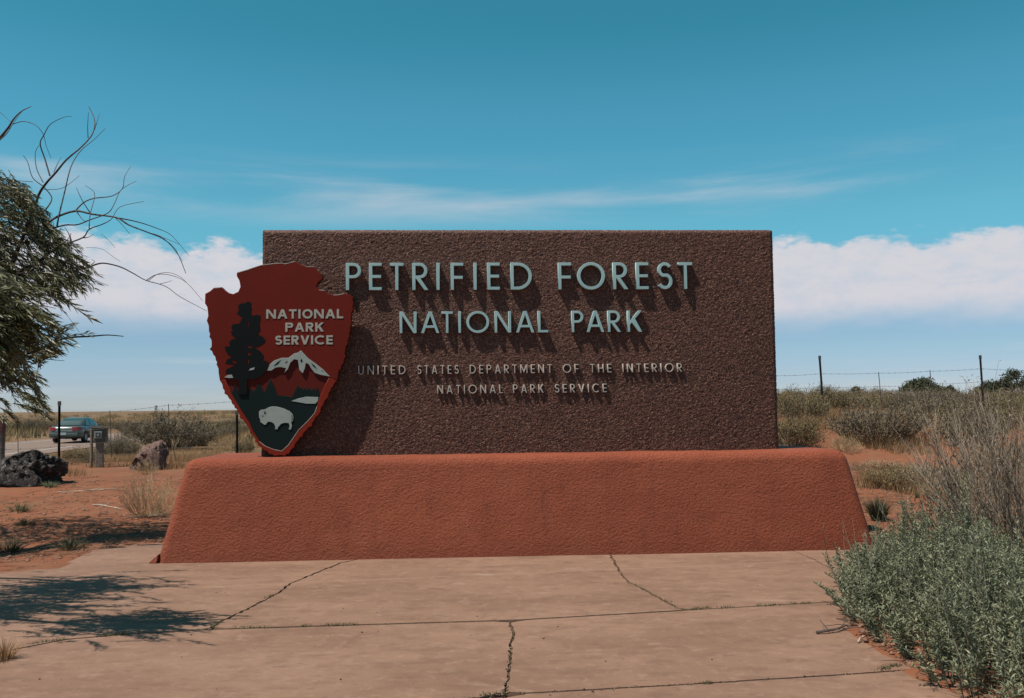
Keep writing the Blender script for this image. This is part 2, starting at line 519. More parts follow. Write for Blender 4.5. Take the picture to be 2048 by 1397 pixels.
class MB:
    """collects tubes, boxes, polygons; build() links them as one mesh"""
    def __init__(self):
        self.v, self.f = [], []

    def tube(self, pts, rad, sides=3, cap=False):
        pts = [Vector(p) for p in pts]
        n = len(pts)
        if not hasattr(rad, '__len__'):
            rad = [rad] * n
        base = len(self.v)
        prev = None
        for i, p in enumerate(pts):
            d = (pts[min(i + 1, n - 1)] - pts[max(i - 1, 0)])
            d = d.normalized() if d.length > 1e-9 else Vector((0, 0, 1))
            a = Vector((0.31, 0.95, 0.05)) if prev is None else prev
            a = a - d * a.dot(d)
            if a.length < 1e-4:
                a = d.orthogonal()
            a.normalize(); prev = a
            b = d.cross(a)
            for k in range(sides):
                t = 2 * math.pi * k / sides
                self.v.append(tuple(p + (a * math.cos(t) + b * math.sin(t)) * rad[i]))
        for i in range(n - 1):
            for k in range(sides):
                k2 = (k + 1) % sides
                self.f.append((base + i * sides + k, base + i * sides + k2, base + (i + 1) * sides + k2, base + (i + 1) * sides + k))
        if cap:
            self.f.append(tuple(base + k for k in reversed(range(sides))))
            self.f.append(tuple(base + (n - 1) * sides + k for k in range(sides)))
        return self

    def box(self, c, s, taper=1.0):
        b = len(self.v)
        for dz in (-1, 1):
            k = 1.0 if dz < 0 else taper
            for dx, dy in ((-1, -1), (1, -1), (1, 1), (-1, 1)):
                self.v.append((c[0] + dx * s[0] / 2 * k, c[1] + dy * s[1] / 2 * k, c[2] + dz * s[2] / 2))
        for f in ((3, 2, 1, 0), (4, 5, 6, 7), (0, 1, 5, 4), (1, 2, 6, 5), (2, 3, 7, 6), (3, 0, 4, 7)):
            self.f.append(tuple(b + i for i in f))
        return self

    def mesh(self, name):
        me = bpy.data.meshes.new(name)
        me.from_pydata(self.v, [], self.f)
        me.update()
        return me

    def build(self, name, mat, parent=None, smooth=False, bevel=0.0):
        o = link(name, self.mesh(name), mat, parent, smooth)
        if bevel:
            md = o.modifiers.new('bevel', 'BEVEL'); md.width = bevel; md.segments = 2; md.limit_method = 'ANGLE'
        return o


def fill_mesh(name, loops, depth, bev=0.0, res=1):
    """loops (first the outline, then holes) in x,y -> slab of given depth, z from -depth to 0"""
    cu = bpy.data.curves.new(name, 'CURVE')
    cu.dimensions = '2D'; cu.fill_mode = 'BOTH'
    cu.extrude = max(depth / 2 - bev, 1e-4)
    cu.bevel_depth = bev; cu.bevel_resolution = res
    cu.offset = -bev
    for lp in loops:
        sp = cu.splines.new('POLY')
        sp.points.add(len(lp) - 1)
        for i, p in enumerate(lp):
            sp.points[i].co = (p[0], p[1], 0, 1)
        sp.use_cyclic_u = True
    ob = bpy.data.objects.new(name, cu)
    COL.objects.link(ob)
    dg = bpy.context.evaluated_depsgraph_get()
    me = bpy.data.meshes.new_from_object(ob.evaluated_get(dg))
    bpy.data.objects.remove(ob); bpy.data.curves.remove(cu)
    me.name = name
    me.materials.clear()
    n = len(me.vertices)
    co = np.empty(n * 3, np.float32); me.vertices.foreach_get('co', co)
    co = co.reshape(-1, 3)
    out = np.stack([co[:, 0], -(co[:, 2] - depth / 2) - depth, co[:, 1]], 1)   # stand it up, front at y=-depth, back at y=0
    me.vertices.foreach_set('co', out.astype(np.float32).ravel()); me.update()
    return me

# ------------------------------------------------------------------ ground
PSI, SX, SY = 0.055, 0.1214, 10.0336                 # the sign's frame
EXV = Vector((math.cos(PSI), math.sin(PSI), 0)); EYV = Vector((-math.sin(PSI), math.cos(PSI), 0))
SO = Vector((SX, SY, 0))
SLAB_W, SLAB_B, SLAB_T = 5.7547, 1.0519, 3.549


def sgn(px, py, d):
    """pixel -> (u, z) on the upright plane a distance d behind the slab's face"""
    r = ray(px, py)
    t = (d - (EYE - SO).dot(EYV)) / r.dot(EYV)
    p = EYE + r * t - SO
    return (p.dot(EXV), p.z)


def sw(u, d, z=0.0):
    return SO + EXV * u + EYV * d + Vector((0, 0, z))


def gp(px, py):
    p = on_z(px, py)
    return (p.x, p.y)


def rough_line(pts, amp, step, seed):
    """ground points -> finer line with a broken, uneven course"""
    rg = random.Random(seed)
    out = [pts[0]]
    for a, b in zip(pts, pts[1:]):
        L = math.hypot(b[0] - a[0], b[1] - a[1]); n = max(1, int(L / step))
        for i in range(1, n + 1):
            k = i / n
            j = amp if i < n else amp * 0.4
            out.append((a[0] + (b[0] - a[0]) * k + rg.uniform(-j, j), a[1] + (b[1] - a[1]) * k + rg.uniform(-j, j)))
    return out


def sides(line, w, seed):
    """two banks of a crack of width about w"""
    rg = random.Random(seed)
    L, Rr = [], []
    n = len(line)
    for i, p in enumerate(line):
        a, b = line[max(0, i - 2)], line[min(n - 1, i + 2)]
        tx, ty = b[0] - a[0], b[1] - a[1]
        l = math.hypot(tx, ty) or 1
        nx, ny = -ty / l, tx / l
        h = w * rg.uniform(0.35, 0.75)
        L.append((p[0] + nx * h, p[1] + ny * h)); Rr.append((p[0] - nx * h, p[1] - ny * h))
    return L, Rr


def ulane(u, d):
    p = sw(u, d); return (p.x, p.y)


J1px = [(-420, 1400), (-60, 1318), (27, 1299), (130, 1279), (255, 1268), (420, 1259), (710, 1250), (1020, 1241), (1365, 1221), (1640, 1205), (1740, 1199)]
J2px = [(330, 1440), (600, 1419), (960, 1394), (1010, 1388), (1330, 1370), (1660, 1350), (1830, 1337)]
J1a = [gp(*p) for p in J1px[:6]]; J1b = [gp(*p) for p in J1px[5:8]]; J1c = [gp(*p) for p in J1px[7:9]]; J1d = [gp(*p) for p in J1px[8:]]
J2a = [gp(*p) for p in J2px[:4]]; J2b = [gp(*p) for p in J2px[3:]]
fine = lambda pts, s: rough_line(pts, 0.004, 0.12, s)
J1a, J1b, J1c, J1d, J2a, J2b = [fine(p, i + 50) for i, p in enumerate((J1a, J1b, J1c, J1d, J2a, J2b))]
off = lambda pts, dy: [(x, y + dy) for x, y in pts]
G = 0.007
c1 = rough_line([gp(*p) for p in ((420, 1259), (440, 1244), (505, 1214), (545, 1192), (560, 1184), (580, 1168), (600, 1160), (640, 1143), (682, 1126))] + [ulane(-1.45, -0.1)], 0.011, 0.05, 1)
c2 = rough_line([gp(*p) for p in ((1365, 1221), (1330, 1204), (1290, 1180), (1255, 1164), (1238, 1143), (1222, 1112))] + [ulane(0.95, -0.1)], 0.010, 0.05, 2)
c3 = rough_line([gp(*p) for p in ((1010, 1388), (1016, 1350), (1021, 1310), (1020, 1290), (1027, 1268), (1019, 1241))], 0.008, 0.04, 3)
c3b = rough_line([gp(*p) for p in ((985, 1500), (1000, 1420), (1010, 1388))], 0.008, 0.04, 4)
c4 = rough_line([gp(*p) for p in ((1690, 1202), (1665, 1140), (1630, 1120), (1582, 1100))] + [ulane(2.75, -0.1)], 0.008, 0.05, 5)
c1L, c1R = sides(c1, 0.024, 1); c2L, c2R = sides(c2, 0.020, 2); c3L, c3R = sides(c3, 0.016, 3)
c3bL, c3bR = sides(c3b, 0.014, 4); c4L, c4R = sides(c4, 0.008, 5)
lside = lambda pts: rough_line([gp(*p) for p in pts], 0.02, 0.1, 9)
far_left = lside([(318, 1086), (250, 1093), (185, 1101), (115, 1136), (0, 1146), (-300, 1165), (-520, 1230)])
UR = 3.96
k4 = max(range(len(J1d)), key=lambda i: -abs(J1d[i][0] - c4[0][0]))
pan = [
    off(J1a, G) + c1L[1:] + [ulane(-3.2, -0.1)] + far_left,
    off(J1b, G)[1:] + off(J1c, G)[1:] + c2L[1:] + c1R[::-1][:-1],
    off(J1d[1:k4 + 1], G) + c4L[1:] + c2R[::-1][:-1],
    off(J1d[k4 + 1:], G) + [gp(1758, 1120), ulane(UR, -0.1)] + c4R[::-1][:-1],
    off(J2a, G)[:-1] + c3L[1:-1] + off((J1a + J1b[1:])[::-1], -G)[1:],
    off(J2b, G)[1:] + lside([(1812, 1330), (1730, 1285), (1705, 1250), (1735, 1205)]) + off((J1c + J1d[1:])[::-1], -G)[1:-1] + c3R[::-1][1:-1],
    off(J2a, -G)[:-1][::-1] + [gp(330, 1440), (-3.6, 3.2), (-3.6, 1.5), (0.1, 1.5)] + c3bL[1:-1],
    off(J2b, -G)[1:] + lside([(1850, 1350), (1935, 1397), (2060, 1460)]) + [(2.4, 1.5), (0.12, 1.5)] + c3bR[1:-1],
]
pan[6] = [(-3.6, 3.2), (-3.6, 1.5), (0.1, 1.5)] + c3bL[1:-1] + off(J2a, -G)[:-1][::-1]
pad_hull = far_left[::-1][:-1] and [far_left[-1]] + [(-4.6, 5.0), (-3.6, 3.2), (-3.6, 1.5), (2.4, 1.5)] + [gp(*p) for p in ((2060, 1460), (1935, 1397), (1850, 1350), (1812, 1330), (1730, 1285), (1705, 1250), (1735, 1205), (1758, 1120))] + [ulane(UR, -0.1), ulane(-3.2, -0.1)] + far_left[:-1]


def road_x(Y):
    return -22.8 - 0.111 * (Y - 40.5)


def terrain(x, y):
    x = np.asarray(x, float); y = np.asarray(y, float)
    yy = np.maximum(y, 1.0)
    t = x / np.maximum(yy, 6.0)
    # open plain to the left: a slight rise to the fence, then down to the road and away
    zl = 0.14 * sstep(y, 12, 18) - 0.59 * sstep(y, 22, 38) - 0.0040 * np.maximum(y - 50, 0)
    zl = zl + 1.1 * sstep(y, 60, 190) * sstep(t, -0.50, -0.30)
    # sandy rise to the right of the sign
    zr = 1.08 * sstep(y, 10.2, 22.5) * 0.9 + 0.40 * sstep(y, 15, 34) + 0.0 * y
    w = sstep(t, -0.24, 0.22)
    z = zl * (1 - w) + zr * w
    near = np.exp(-(yy / 45.0) ** 2)
    z = z + near * (0.10 * fbm(x * 0.22, y * 0.22, 3) * sstep(y, 10.5, 16) + 0.035 * fbm(x * 1.1, y * 1.1, 4) + 0.012 * fbm(x * 5, y * 5, 3))
    z = z + (1 - near) * 0.5 * fbm(x * 0.02, y * 0.02, 4) * sstep(y, 60, 160)
    # road bed
    rx = road_x(y); rw = sstep(x, rx - 8.6, rx - 6.9) * (1 - sstep(x, rx + 1.9, rx + 3.6)) * sstep(y, 12, 24)
    zroad = -0.45 - 0.0040 * np.maximum(y - 50, 0)
    return z * (1 - rw) + (zroad - 0.03) * rw


def graded(a, b, d0, lim_lo, lim_hi, g=1.09):
    mid = list(np.arange(a, b, d0)) + [b]
    hi, s, v = [], d0, b
    while v < lim_hi:
        s *= g; v += s; hi.append(v)
    lo, s, v = [], d0, a
    while v > lim_lo:
        s *= g; v -= s; lo.append(v)
    return np.array(lo[::-1] + mid + hi)


gx = graded(-7.5, 8.5, 0.11, -6000, 6000)
gy = graded(4.2, 15.0, 0.11, -30, 9000, 1.07)
GX, GY = np.meshgrid(gx, gy)
pad_mask = in_poly(GX, GY, pad_hull)
GZ = terrain(GX, GY)
edge = np.zeros_like(GZ)
pad_in = pad_mask.copy()
for dx_, dy_ in ((.13, 0), (-.13, 0), (0, .13), (0, -.13)):
    pad_in &= in_poly(GX + dx_, GY + dy_, pad_hull)
GZ = np.where(pad_mask & ~pad_in, np.minimum(GZ, -.006), GZ)
GZ = np.where(pad_in, -0.045 + 0.012 * fbm(GX * 6, GY * 6, 2), np.maximum(GZ, -0.02 * (GY < 11) - 99 * (GY >= 11)))
GZ = np.where(GY < 1.0, -0.03, GZ)
nx_, ny_ = len(gx), len(gy)
idx = np.arange(nx_ * ny_).reshape(ny_, nx_)
quads = np.stack([idx[:-1, :-1], idx[:-1, 1:], idx[1:, 1:], idx[1:, :-1]], -1).reshape(-1, 4)
ground = link('ground', np_mesh('ground', np.stack([GX, GY, GZ], -1).reshape(-1, 3), quads), 'soil', smooth=True)
tag(ground, 'red sandy desert ground rising to the right behind the sign', None, None, 'structure')


def tz(x, y):
    return float(terrain(x, y))


def on_ground(px, py):
    """where the pixel's ray meets the terrain"""
    d = ray(px, py)
    t, step = 3.0, 0.05
    while t < 900:
        p = EYE + d * t
        if p.z <= tz(p.x, p.y):
            return Vector((p.x, p.y, tz(p.x, p.y)))
        step = max(0.04, t * 0.006); t += step
    return EYE + d * 300


# concrete apron: eight panels parted by joints and cracks
apron = empty('concrete_apron', (0, 0, 0))
tag(apron, 'pinkish concrete apron with cracks in front of the sign', None, None, 'structure')
for i, poly in enumerate(pan):
    bm = bmesh.new()
    vs = [bm.verts.new((p[0], p[1], 0.0)) for p in poly]
    f = bm.faces.new(vs)
    if f.normal.z < 0 or sum(a[0] * b[1] - b[0] * a[1] for a, b in zip(poly, poly[1:] + poly[:1])) < 0:
        f.normal_flip()
    ret = bmesh.ops.extrude_face_region(bm, geom=[f])
    for v in [g for g in ret['geom'] if isinstance(g, bmesh.types.BMVert)]:
        v.co.z = 0.0
    for v in vs:
        v.co.z = -0.09
    tilt = (0, 0.0015, -0.001, 0.002, -0.004, -0.003, -0.007, -0.006)[i]
    for v in bm.verts:
        v.co.z += tilt
    bmesh.ops.recalc_face_normals(bm, faces=bm.faces)
    bmesh.ops.triangulate(bm, faces=[f for f in bm.faces if len(f.verts) > 4])
    me = bpy.data.meshes.new('concrete_panel'); bm.to_mesh(me); bm.free()
    link('concrete_panel', me, 'concrete', apron)

# road on the left with edge lines
ry = np.concatenate([np.arange(14, 60, 1.5), np.arange(60, 420, 8.0)])


def strip(name, mat, o0, o1, dz, parent=None, y0=14, y1=420):
    ys = ry[(ry >= y0) & (ry <= y1)]
    V, Fq = [], []
    for i, y in enumerate(ys):
        z = -0.45 - 0.0040 * max(y - 50, 0) + dz
        V += [(road_x(y) + o0, y, z), (road_x(y) + o1, y, z)]
        if i:
            Fq.append((2 * i - 2, 2 * i - 1, 2 * i + 1, 2 * i))
    return link(name, np_mesh(name, V, Fq), mat, parent)


road = strip('road', 'asphalt', -6.6, 1.6, 0.0)
tag(road, 'sunbleached two-lane asphalt road on the left', None, None, 'structure')
strip('edge_line', 'paint', -0.075, 0.075, 0.006, road)
strip('edge_line', 'paint', -5.3, -5.15, 0.006, road)
for y in np.arange(30.5, 140, 12):
    yA = np.array([y, y + 3.0]); zA = -0.45 - 0.0040 * np.maximum(yA - 50, 0) + 0.006
    V = []
    for a, z in zip(yA, zA):
        V += [(road_x(a) - 2.68, a, z), (road_x(a) - 2.57, a, z)]
    link('centre_dash', np_mesh('centre_dash', V, [(0, 1, 3, 2)]), 'paint_y', road)

# ------------------------------------------------------------------ the park sign
sign = empty('park_sign', SO, PSI, 'brown aggregate slab with raised park name letters on a terracotta stucco plinth', 'sign')

uL0 = sgn(308, 1130, -0.5)[0]; uR0 = sgn(1757, 1096, -0.5)[0]
uL1 = sgn(371, 916, -0.38)[0]; uR1 = sgn(1693, 899, -0.38)[0]


def axis(n_mid, r):
    e = np.linspace(0, 1, 9)[:-1] ** 1.0 * r
    return e, n_mid


def cube_grid(na, nb, nc, ra, rb, rc):
    """surface of a unit box with rows of vertices close to its edges; returns points in 0..1 and quads"""
    def ax(n, r):
        e = np.linspace(0, r, 8)
        return np.concatenate([e, np.linspace(r, 1 - r, n + 2)[1:-1], 1 - e[::-1]])
    A, B, C = ax(na, ra), ax(nb, rb), ax(nc, rc)
    V, Q, n = [], [], 0
    def face(P, Qn, fn, flip):
        nonlocal n
        U, W_ = np.meshgrid(P, Qn, indexing='ij')
        V.append(fn(U, W_).reshape(-1, 3))
        id_ = np.arange(U.size).reshape(U.shape) + n
        q = np.stack([id_[:-1, :-1], id_[1:, :-1], id_[1:, 1:], id_[:-1, 1:]], -1).reshape(-1, 4)
        Q.append(q[:, ::-1] if flip else q); n += U.size
    one = np.ones_like
    face(A, C, lambda u, w: np.stack([u, 0 * u, w], -1), False)
    face(A, C, lambda u, w: np.stack([u, one(u), w], -1), True)
    face(A, B, lambda u, w: np.stack([u, w, one(u)], -1), False)
    face(B, C, lambda u, w: np.stack([0 * u, u, w], -1), True)
    face(B, C, lambda u, w: np.stack([one(u), u, w], -1), False)
    return np.concatenate(V), np.concatenate(Q)


def make_plinth():
    rr = 0.105
    L, D_, H = 7.4, 1.3, SLAB_B + 0.1
    P, Q = cube_grid(150, 26, 24, rr / L, rr / D_, rr / H)
    X = P * np.array([L, D_, H])
    inner = np.clip(X, [rr, rr, -9], [L - rr, D_ - rr, H - rr])
    dv = X - inner
    ln = np.linalg.norm(dv, axis=1, keepdims=True)
    nrm = np.where(ln > 1e-9, dv / np.maximum(ln, 1e-9), 0)
    X = np.where(ln > 1e-9, inner + nrm * rr, X)
    # hand-trowelled unevenness
    wob = 0.010 * fbm(X[:, 0] * 1.3 + X[:, 1], X[:, 2] * 1.5 + 4, 3) + 0.005 * fbm(X[:, 0] * 7, X[:, 2] * 7 + X[:, 1] * 5, 2)
    X = X + nrm * wob[:, None]
    a, b, h = X[:, 0] / L, X[:, 1] / D_, X[:, 2] / H
    z = X[:, 2] - 0.1
    k = z / SLAB_B
    u = (uL0 + (uL1 - uL0) * k) * (1 - a) + (uR0 + (uR1 - uR0) * k) * a
    d = (-0.5 + 0.12 * k) * (1 - b) + (0.95 - 0.12 * k) * b
    me = np_mesh('plinth', np.stack([u, d, z], 1), Q)
    bm = bmesh.new(); bm.from_mesh(me)
    bmesh.ops.remove_doubles(bm, verts=bm.verts, dist=1e-4)
    bmesh.ops.recalc_face_normals(bm, faces=bm.faces)
    bm.to_mesh(me); bm.free()
    return me


plinth = link('plinth', make_plinth(), 'stucco', sign, True)
tag(plinth, 'terracotta stucco plinth with sloping ends and rounded top')
ch = MB()
ua, za = sgn(292, 1131, -0.5)
ch.v = [(uL0 + 0.03, -0.48, 0.085), (uL0 - 0.065, -0.47, 0.004), (uL0 + 0.02, -0.5, 0.002), (uL0 + 0.05, -0.36, 0.10), (uL0 - 0.05, -0.33, 0.004), (uL0 + 0.06, -0.33, 0.002)]
ch.f = [(0, 1, 2), (3, 5, 4), (0, 3, 4, 1), (1, 4, 5, 2), (0, 2, 5, 3)]
ch.build('stucco_flap', 'stucco', sign)


def make_slab():
    Wd, z0, z1, th, cf = SLAB_W, SLAB_B - 0.02, SLAB_T, 0.36, 0.022
    st = 0.0098
    us = np.arange(-Wd / 2 + cf, Wd / 2 - cf + 1e-6, st); zs = np.arange(z0, z1 - cf, st)
    U, Z = np.meshgrid(us, zs)
    rg = np.random.default_rng(11)
    h = rg.random(U.shape)
    h = 0.65 * h + 0.35 * np.roll(h, 1, 1)
    h = np.where(h > 0.5, h, h * 0.6)
    D_ = -0.0065 * h + 0.003
    D_ += 0.002 * fbm(U * 3, Z * 3, 3)
    D_[:, 0] = D_[:, -1] = 0.002; D_[-1, :] = 0.002
    U2 = U + rg.uniform(-0.3, 0.3, U.shape) * st; Z2 = Z + rg.uniform(-0.3, 0.3, U.shape) * st
    U2[:, 0], U2[:, -1] = us[0], us[-1]; Z2[0, :] = zs[0]; Z2[-1, :] = zs[-1]
    V = np.stack([U2, D_, Z2], -1).reshape(-1, 3)
    nz, nu = U.shape
    idn = np.arange(nz * nu).reshape(nz, nu)
    Q = [np.stack([idn[:-1, :-1], idn[:-1, 1:], idn[1:, 1:], idn[1:, :-1]], -1).reshape(-1, 4)]
    n = len(V); Vs = [V]

    def skirt(edge_ids, fn, flip):
        nonlocal n
        P = V[edge_ids]
        rows = [edge_ids]
        for k in range(1, 3):
            Vs.append(fn(P, k)); rows.append(np.arange(len(P)) + n); n += len(P)
        for a, b in zip(rows, rows[1:]):
            q = np.stack([a[:-1], a[1:], b[1:], b[:-1]], -1)
            Q.append(q[:, ::-1] if flip else q)
        return rows
    jit = lambda P: rg.uniform(-0.003, 0.003, len(P))

    def top_fn(P, k):
        O = P.copy(); O[:, 2] = z1 + jit(P); O[:, 0] = P[:, 0] * (Wd / 2 - 0.006) / (Wd / 2 - cf); O[:, 1] = (0.016 if k == 1 else th)
        return O

    def side_fn(s):
        def fn(P, k):
            O = P.copy(); O[:, 0] = s * Wd / 2 + jit(P); O[:, 1] = (0.016 if k == 1 else th)
            O[:, 2] = np.where(P[:, 2] > z1 - cf * 1.6, z1 - 0.004, P[:, 2])
            return O
        return fn
    skirt(idn[-1, :], top_fn, False)
    skirt(idn[:, 0], side_fn(-1), False)
    skirt(idn[:, -1], side_fn(1), True)
    b = n
    Vs.append(np.array([(-Wd / 2, th, z0), (Wd / 2, th, z0), (Wd / 2, th, z1), (-Wd / 2, th, z1)])); Q.append(np.array([(b, b + 3, b + 2, b + 1)]))
    return np_mesh('slab', np.concatenate(Vs), np.concatenate(Q))


slab = link('slab', make_slab(), 'agg', sign)
tag(slab, 'dark brown exposed-aggregate concrete slab')


# ------------------------------------------------------------------ lettering (drawn glyph by glyph, height 1)
def arc(cx, cy, rx, ry, a0, a1, n=14):
    return [(cx + rx * math.cos(R(a0 + (a1 - a0) * i / n)), cy + ry * math.sin(R(a0 + (a1 - a0) * i / n))) for i in range(n + 1)]


def stroke(pts, w):
    L, Rr, n = [], [], len(pts)
    for i, p in enumerate(pts):
        a, b = pts[max(0, i - 1)], pts[min(n - 1, i + 1)]
        tx, ty = b[0] - a[0], b[1] - a[1]; l = math.hypot(tx, ty) or 1
        L.append((p[0] - ty / l * w / 2, p[1] + tx / l * w / 2)); Rr.append((p[0] + ty / l * w / 2, p[1] - tx / l * w / 2))
    return L + Rr[::-1]


def glyph(c, W, w):
    h = w * 0.9
    if c == 'I':
        return [[(W / 2 - w / 2, 0), (W / 2 + w / 2, 0), (W / 2 + w / 2, 1), (W / 2 - w / 2, 1)]]
    if c == 'L':
        return [[(0, 0), (W, 0), (W, h), (w, h), (w, 1), (0, 1)]]
    if c == 'T':
        a, b = W / 2 - w / 2, W / 2 + w / 2
        return [[(a, 0), (b, 0), (b, 1 - h), (W, 1 - h), (W, 1), (0, 1), (0, 1 - h), (a, 1 - h)]]
    if c == 'E':
        m = 0.5 - h / 2
        return [[(0, 0), (W, 0), (W, h), (w, h), (w, m), (W * .95, m), (W * .95, m + h), (w, m + h), (w, 1 - h), (W, 1 - h), (W, 1), (0, 1)]]
    if c == 'F':
        m = 0.46 - h / 2
        return [[(0, 0), (w, 0), (w, m), (W * .95, m), (W * .95, m + h), (w, m + h), (w, 1 - h), (W, 1 - h), (W, 1), (0, 1)]]
    if c == 'H':
        m = 0.5 - h / 2
        return [[(0, 0), (w, 0), (w, m), (W - w, m), (W - w, 0), (W, 0), (W, 1), (W - w, 1), (W - w, m + h), (w, m + h), (w, 1), (0, 1)]]
    if c == 'N':
        dw = 1.2 * w
        k = 1 - (W - w - dw) / (W - dw)
        return [[(0, 0), (w, 0), (w, 1 - k), (W - dw, 0), (W, 0), (W, 1), (W - w, 1), (W - w, k), (dw, 1), (0, 1)]]
    if c in 'AV':
        a, e = 1.12 * w, 0.58 * w
        ap = (W / 2 - a) / (W / 2 - e)
        xl = lambda y: a + (W / 2 - a) * y / ap
        y1, y2 = 0.24, 0.24 + h
        if c == 'A':
            return [[(0, 0), (a, 0), (xl(y1), y1), (W - xl(y1), y1), (W - a, 0), (W, 0), (W / 2 + e, 1), (W / 2 - e, 1)],
                    [(xl(y2), y2), (W - xl(y2), y2), (W / 2, ap)]]
        return [[(0, 1), (W / 2 - e, 0), (W / 2 + e, 0), (W, 1), (W - a, 1), (W / 2, 1 - ap), (a, 1)]]
    if c == 'M':
        return [[(0, 0), (w, 0), (w, .70), (W / 2, 0.02), (W - w, .70), (W - w, 0), (W, 0), (W, 1), (W - w * 1.05, 1), (W / 2, .30), (w * 1.05, 1), (0, 1)]]
    if c == 'K':
        p = lambda t: (w + (W - w) * t, .34 + .66 * t)
        return [[(0, 0), (w, 0), (w, .34), p(.15), (W - 1.35 * w, 0), (W, 0), p(.42), (W, 1), (W - 1.35 * w, 1), (w, .34 + .66 * 1.2 * w / (W - w) + .02), (w, 1), (0, 1)]]
    if c in 'PR':
        b = 0.44 if c == 'P' else 0.42
        Wb = W if c == 'P' else W * .94
        r = (1 - b) / 2; cx = max(Wb - r, w + .02); rx = Wb - cx; cy = (1 + b) / 2
        hole = [(w, 1 - h)] + arc(cx, cy, max(rx - w, .03), r - h, 90, -90) + [(w, b + h)]
        if c == 'P':
            return [[(0, 0), (w, 0), (w, b)] + arc(cx, cy, rx, r, -90, 90) + [(0, 1)], hole]
        x2 = cx + 0.15 * w
        q = arc(cx, cy, rx, r, -66, 90)
        return [[(0, 0), (w, 0), (w, b), (x2 - 1.25 * w, b), (W - 1.25 * w, 0), (W, 0), (x2 + .12 * w, b + .012)] + q + [(0, 1)], hole]
    if c == 'D':
        rx = W * .66; cx = W - rx
        return [[(0, 0)] + arc(cx, .5, rx, .5, -90, 90, 22) + [(0, 1)],
                [(w, h)] + arc(cx, .5, rx - w, .5 - h, -90, 90, 22) + [(w, 1 - h)]]
    if c == 'O':
        return [arc(W / 2, .5, W / 2, .51, 0, 360, 40)[:-1], arc(W / 2, .5, W / 2 - w, .51 - h, 0, 360, 40)[:-1]]
    if c == 'C':
        rx = W * .56
        return [arc(rx, .5, rx, .51, 48, 312, 30) + arc(rx, .5, rx - w, .51 - h, 312, 48, 30)]
    if c == 'U':
        r = W / 2
        return [[(0, 1)] + arc(r, .40, r, .41, 180, 360, 20) + [(W, 1), (W - w, 1)] + arc(r, .40, r - w, .41 - h, 360, 180, 20) + [(w, 1)]]
    if c == 'S':
        a = W / 2 - w / 2; r1, r2 = .25 - h * .28, .27 - h * .28
        top = arc(W / 2, 1 - h / 2 - r1, a * .92, r1, 28, 250, 16)
        bot = arc(W / 2, h / 2 + r2, a, r2, 70, -152, 16)
        return [stroke(top + bot, w * .96)]
    raise ValueError(c)


NATURAL = dict(P=.56, E=.48, T=.52, R=.58, I=.12, F=.48, D=.74, O=1.0, S=.54, N=.70, A=.72, L=.42, K=.62, U=.62, M=.86, H=.64, C=.82, V=.70)
_glyphs = {}


def put_letter(c, u0, u1, z0, ht, wfrac, depth, d_front, mat, parent, bev):
    Wg = max((u1 - u0) / ht, wfrac)
    key = (c, round(Wg, 2), round(ht, 3), mat)
    if key not in _glyphs:
        lp = [[(x * ht, y * ht) for x, y in l] for l in glyph(c, Wg, wfrac)]
        _glyphs[key] = fill_mesh('letter_' + c.lower(), lp, depth, bev)
    o = link('letter', _glyphs[key], mat, parent)
    o.location = (u0, d_front + depth, z0)
    return o


def letter_row(boxes, cx0, cy_top, cy_bot, depth, wfrac, mat, tilt, bev=0.0015):
    """boxes: (letter, left, right) in pixels of the photograph; the row climbs by tilt px per px"""
    xm = (boxes[0][1] + boxes[-1][2]) / 2
    zt = sgn(xm, cy_top, -depth)[1]; zb = sgn(xm, cy_bot, -depth)[1]
    for c, a, b in boxes:
        ym = (cy_top + cy_bot) / 2 + tilt * ((a + b) / 2 - xm)
        put_letter(c, sgn(a, ym, -depth)[0], sgn(b, ym, -depth)[0], zb, zt - zb, wfrac, depth - 0.001, -depth, mat, sign, bev)


def cpx(v):
    return 660 + v / 2.6947


def words(spec, gap):
    """spec: (word, left, right) -> letter boxes with natural widths spread to fill the word"""
    out = []
    for wd, a, b in spec:
        nat = [NATURAL[c] for c in wd]
        tot = sum(nat) + gap * (len(wd) - 1)
        k = (b - a) / tot; x = a
        for c, nw in zip(wd, nat):
            out.append((c, x, x + nw * k)); x += (nw + gap) * k
    return out


row1 = [('P', 85, 167), ('E', 210, 278), ('T', 323, 396), ('R', 443, 530), ('I', 573, 591), ('F', 650, 719), ('I', 773, 791), ('E', 847, 915), ('D', 973, 1088),
        ('F', 1230, 1301), ('O', 1333, 1482), ('R', 1525, 1607), ('E', 1650, 1718), ('S', 1765, 1846), ('T', 1879, 1953)]
row2 = [('N', 375, 466), ('A', 490, 589), ('T', 600, 662), ('I', 691, 706), ('O', 735, 858), ('N', 887, 976), ('A', 1002, 1101), ('L', 1120, 1176),
        ('P', 1302, 1366), ('A', 1382, 1478), ('R', 1497, 1568), ('K', 1603, 1682)]
letter_row([(c, cpx(a), cpx(b)) for c, a, b in row1], 0, 525.7, 579.5, 0.056, 0.118, 'letter_blue', -0.0035)
letter_row([(c, cpx(a), cpx(b)) for c, a, b in row2], 0, 622.6, 665.4, 0.053, 0.122, 'letter_blue', -0.005)
r3 = words([('UNITED', 152, 407), ('STATES', 470, 694), ('DEPARTMENT', 753, 1196), ('OF', 1255, 1340), ('THE', 1402, 1517), ('INTERIOR', 1577, 1898)], 0.42)
r4 = words([('NATIONAL', 578, 931), ('PARK', 987, 1151), ('SERVICE', 1212, 1492)], 0.42)
letter_row([(c, cpx(a), cpx(b)) for c, a, b in r3], 0, 729.6, 746.8, 0.031, 0.115, 'letter_grey', -0.0075, 0.001)
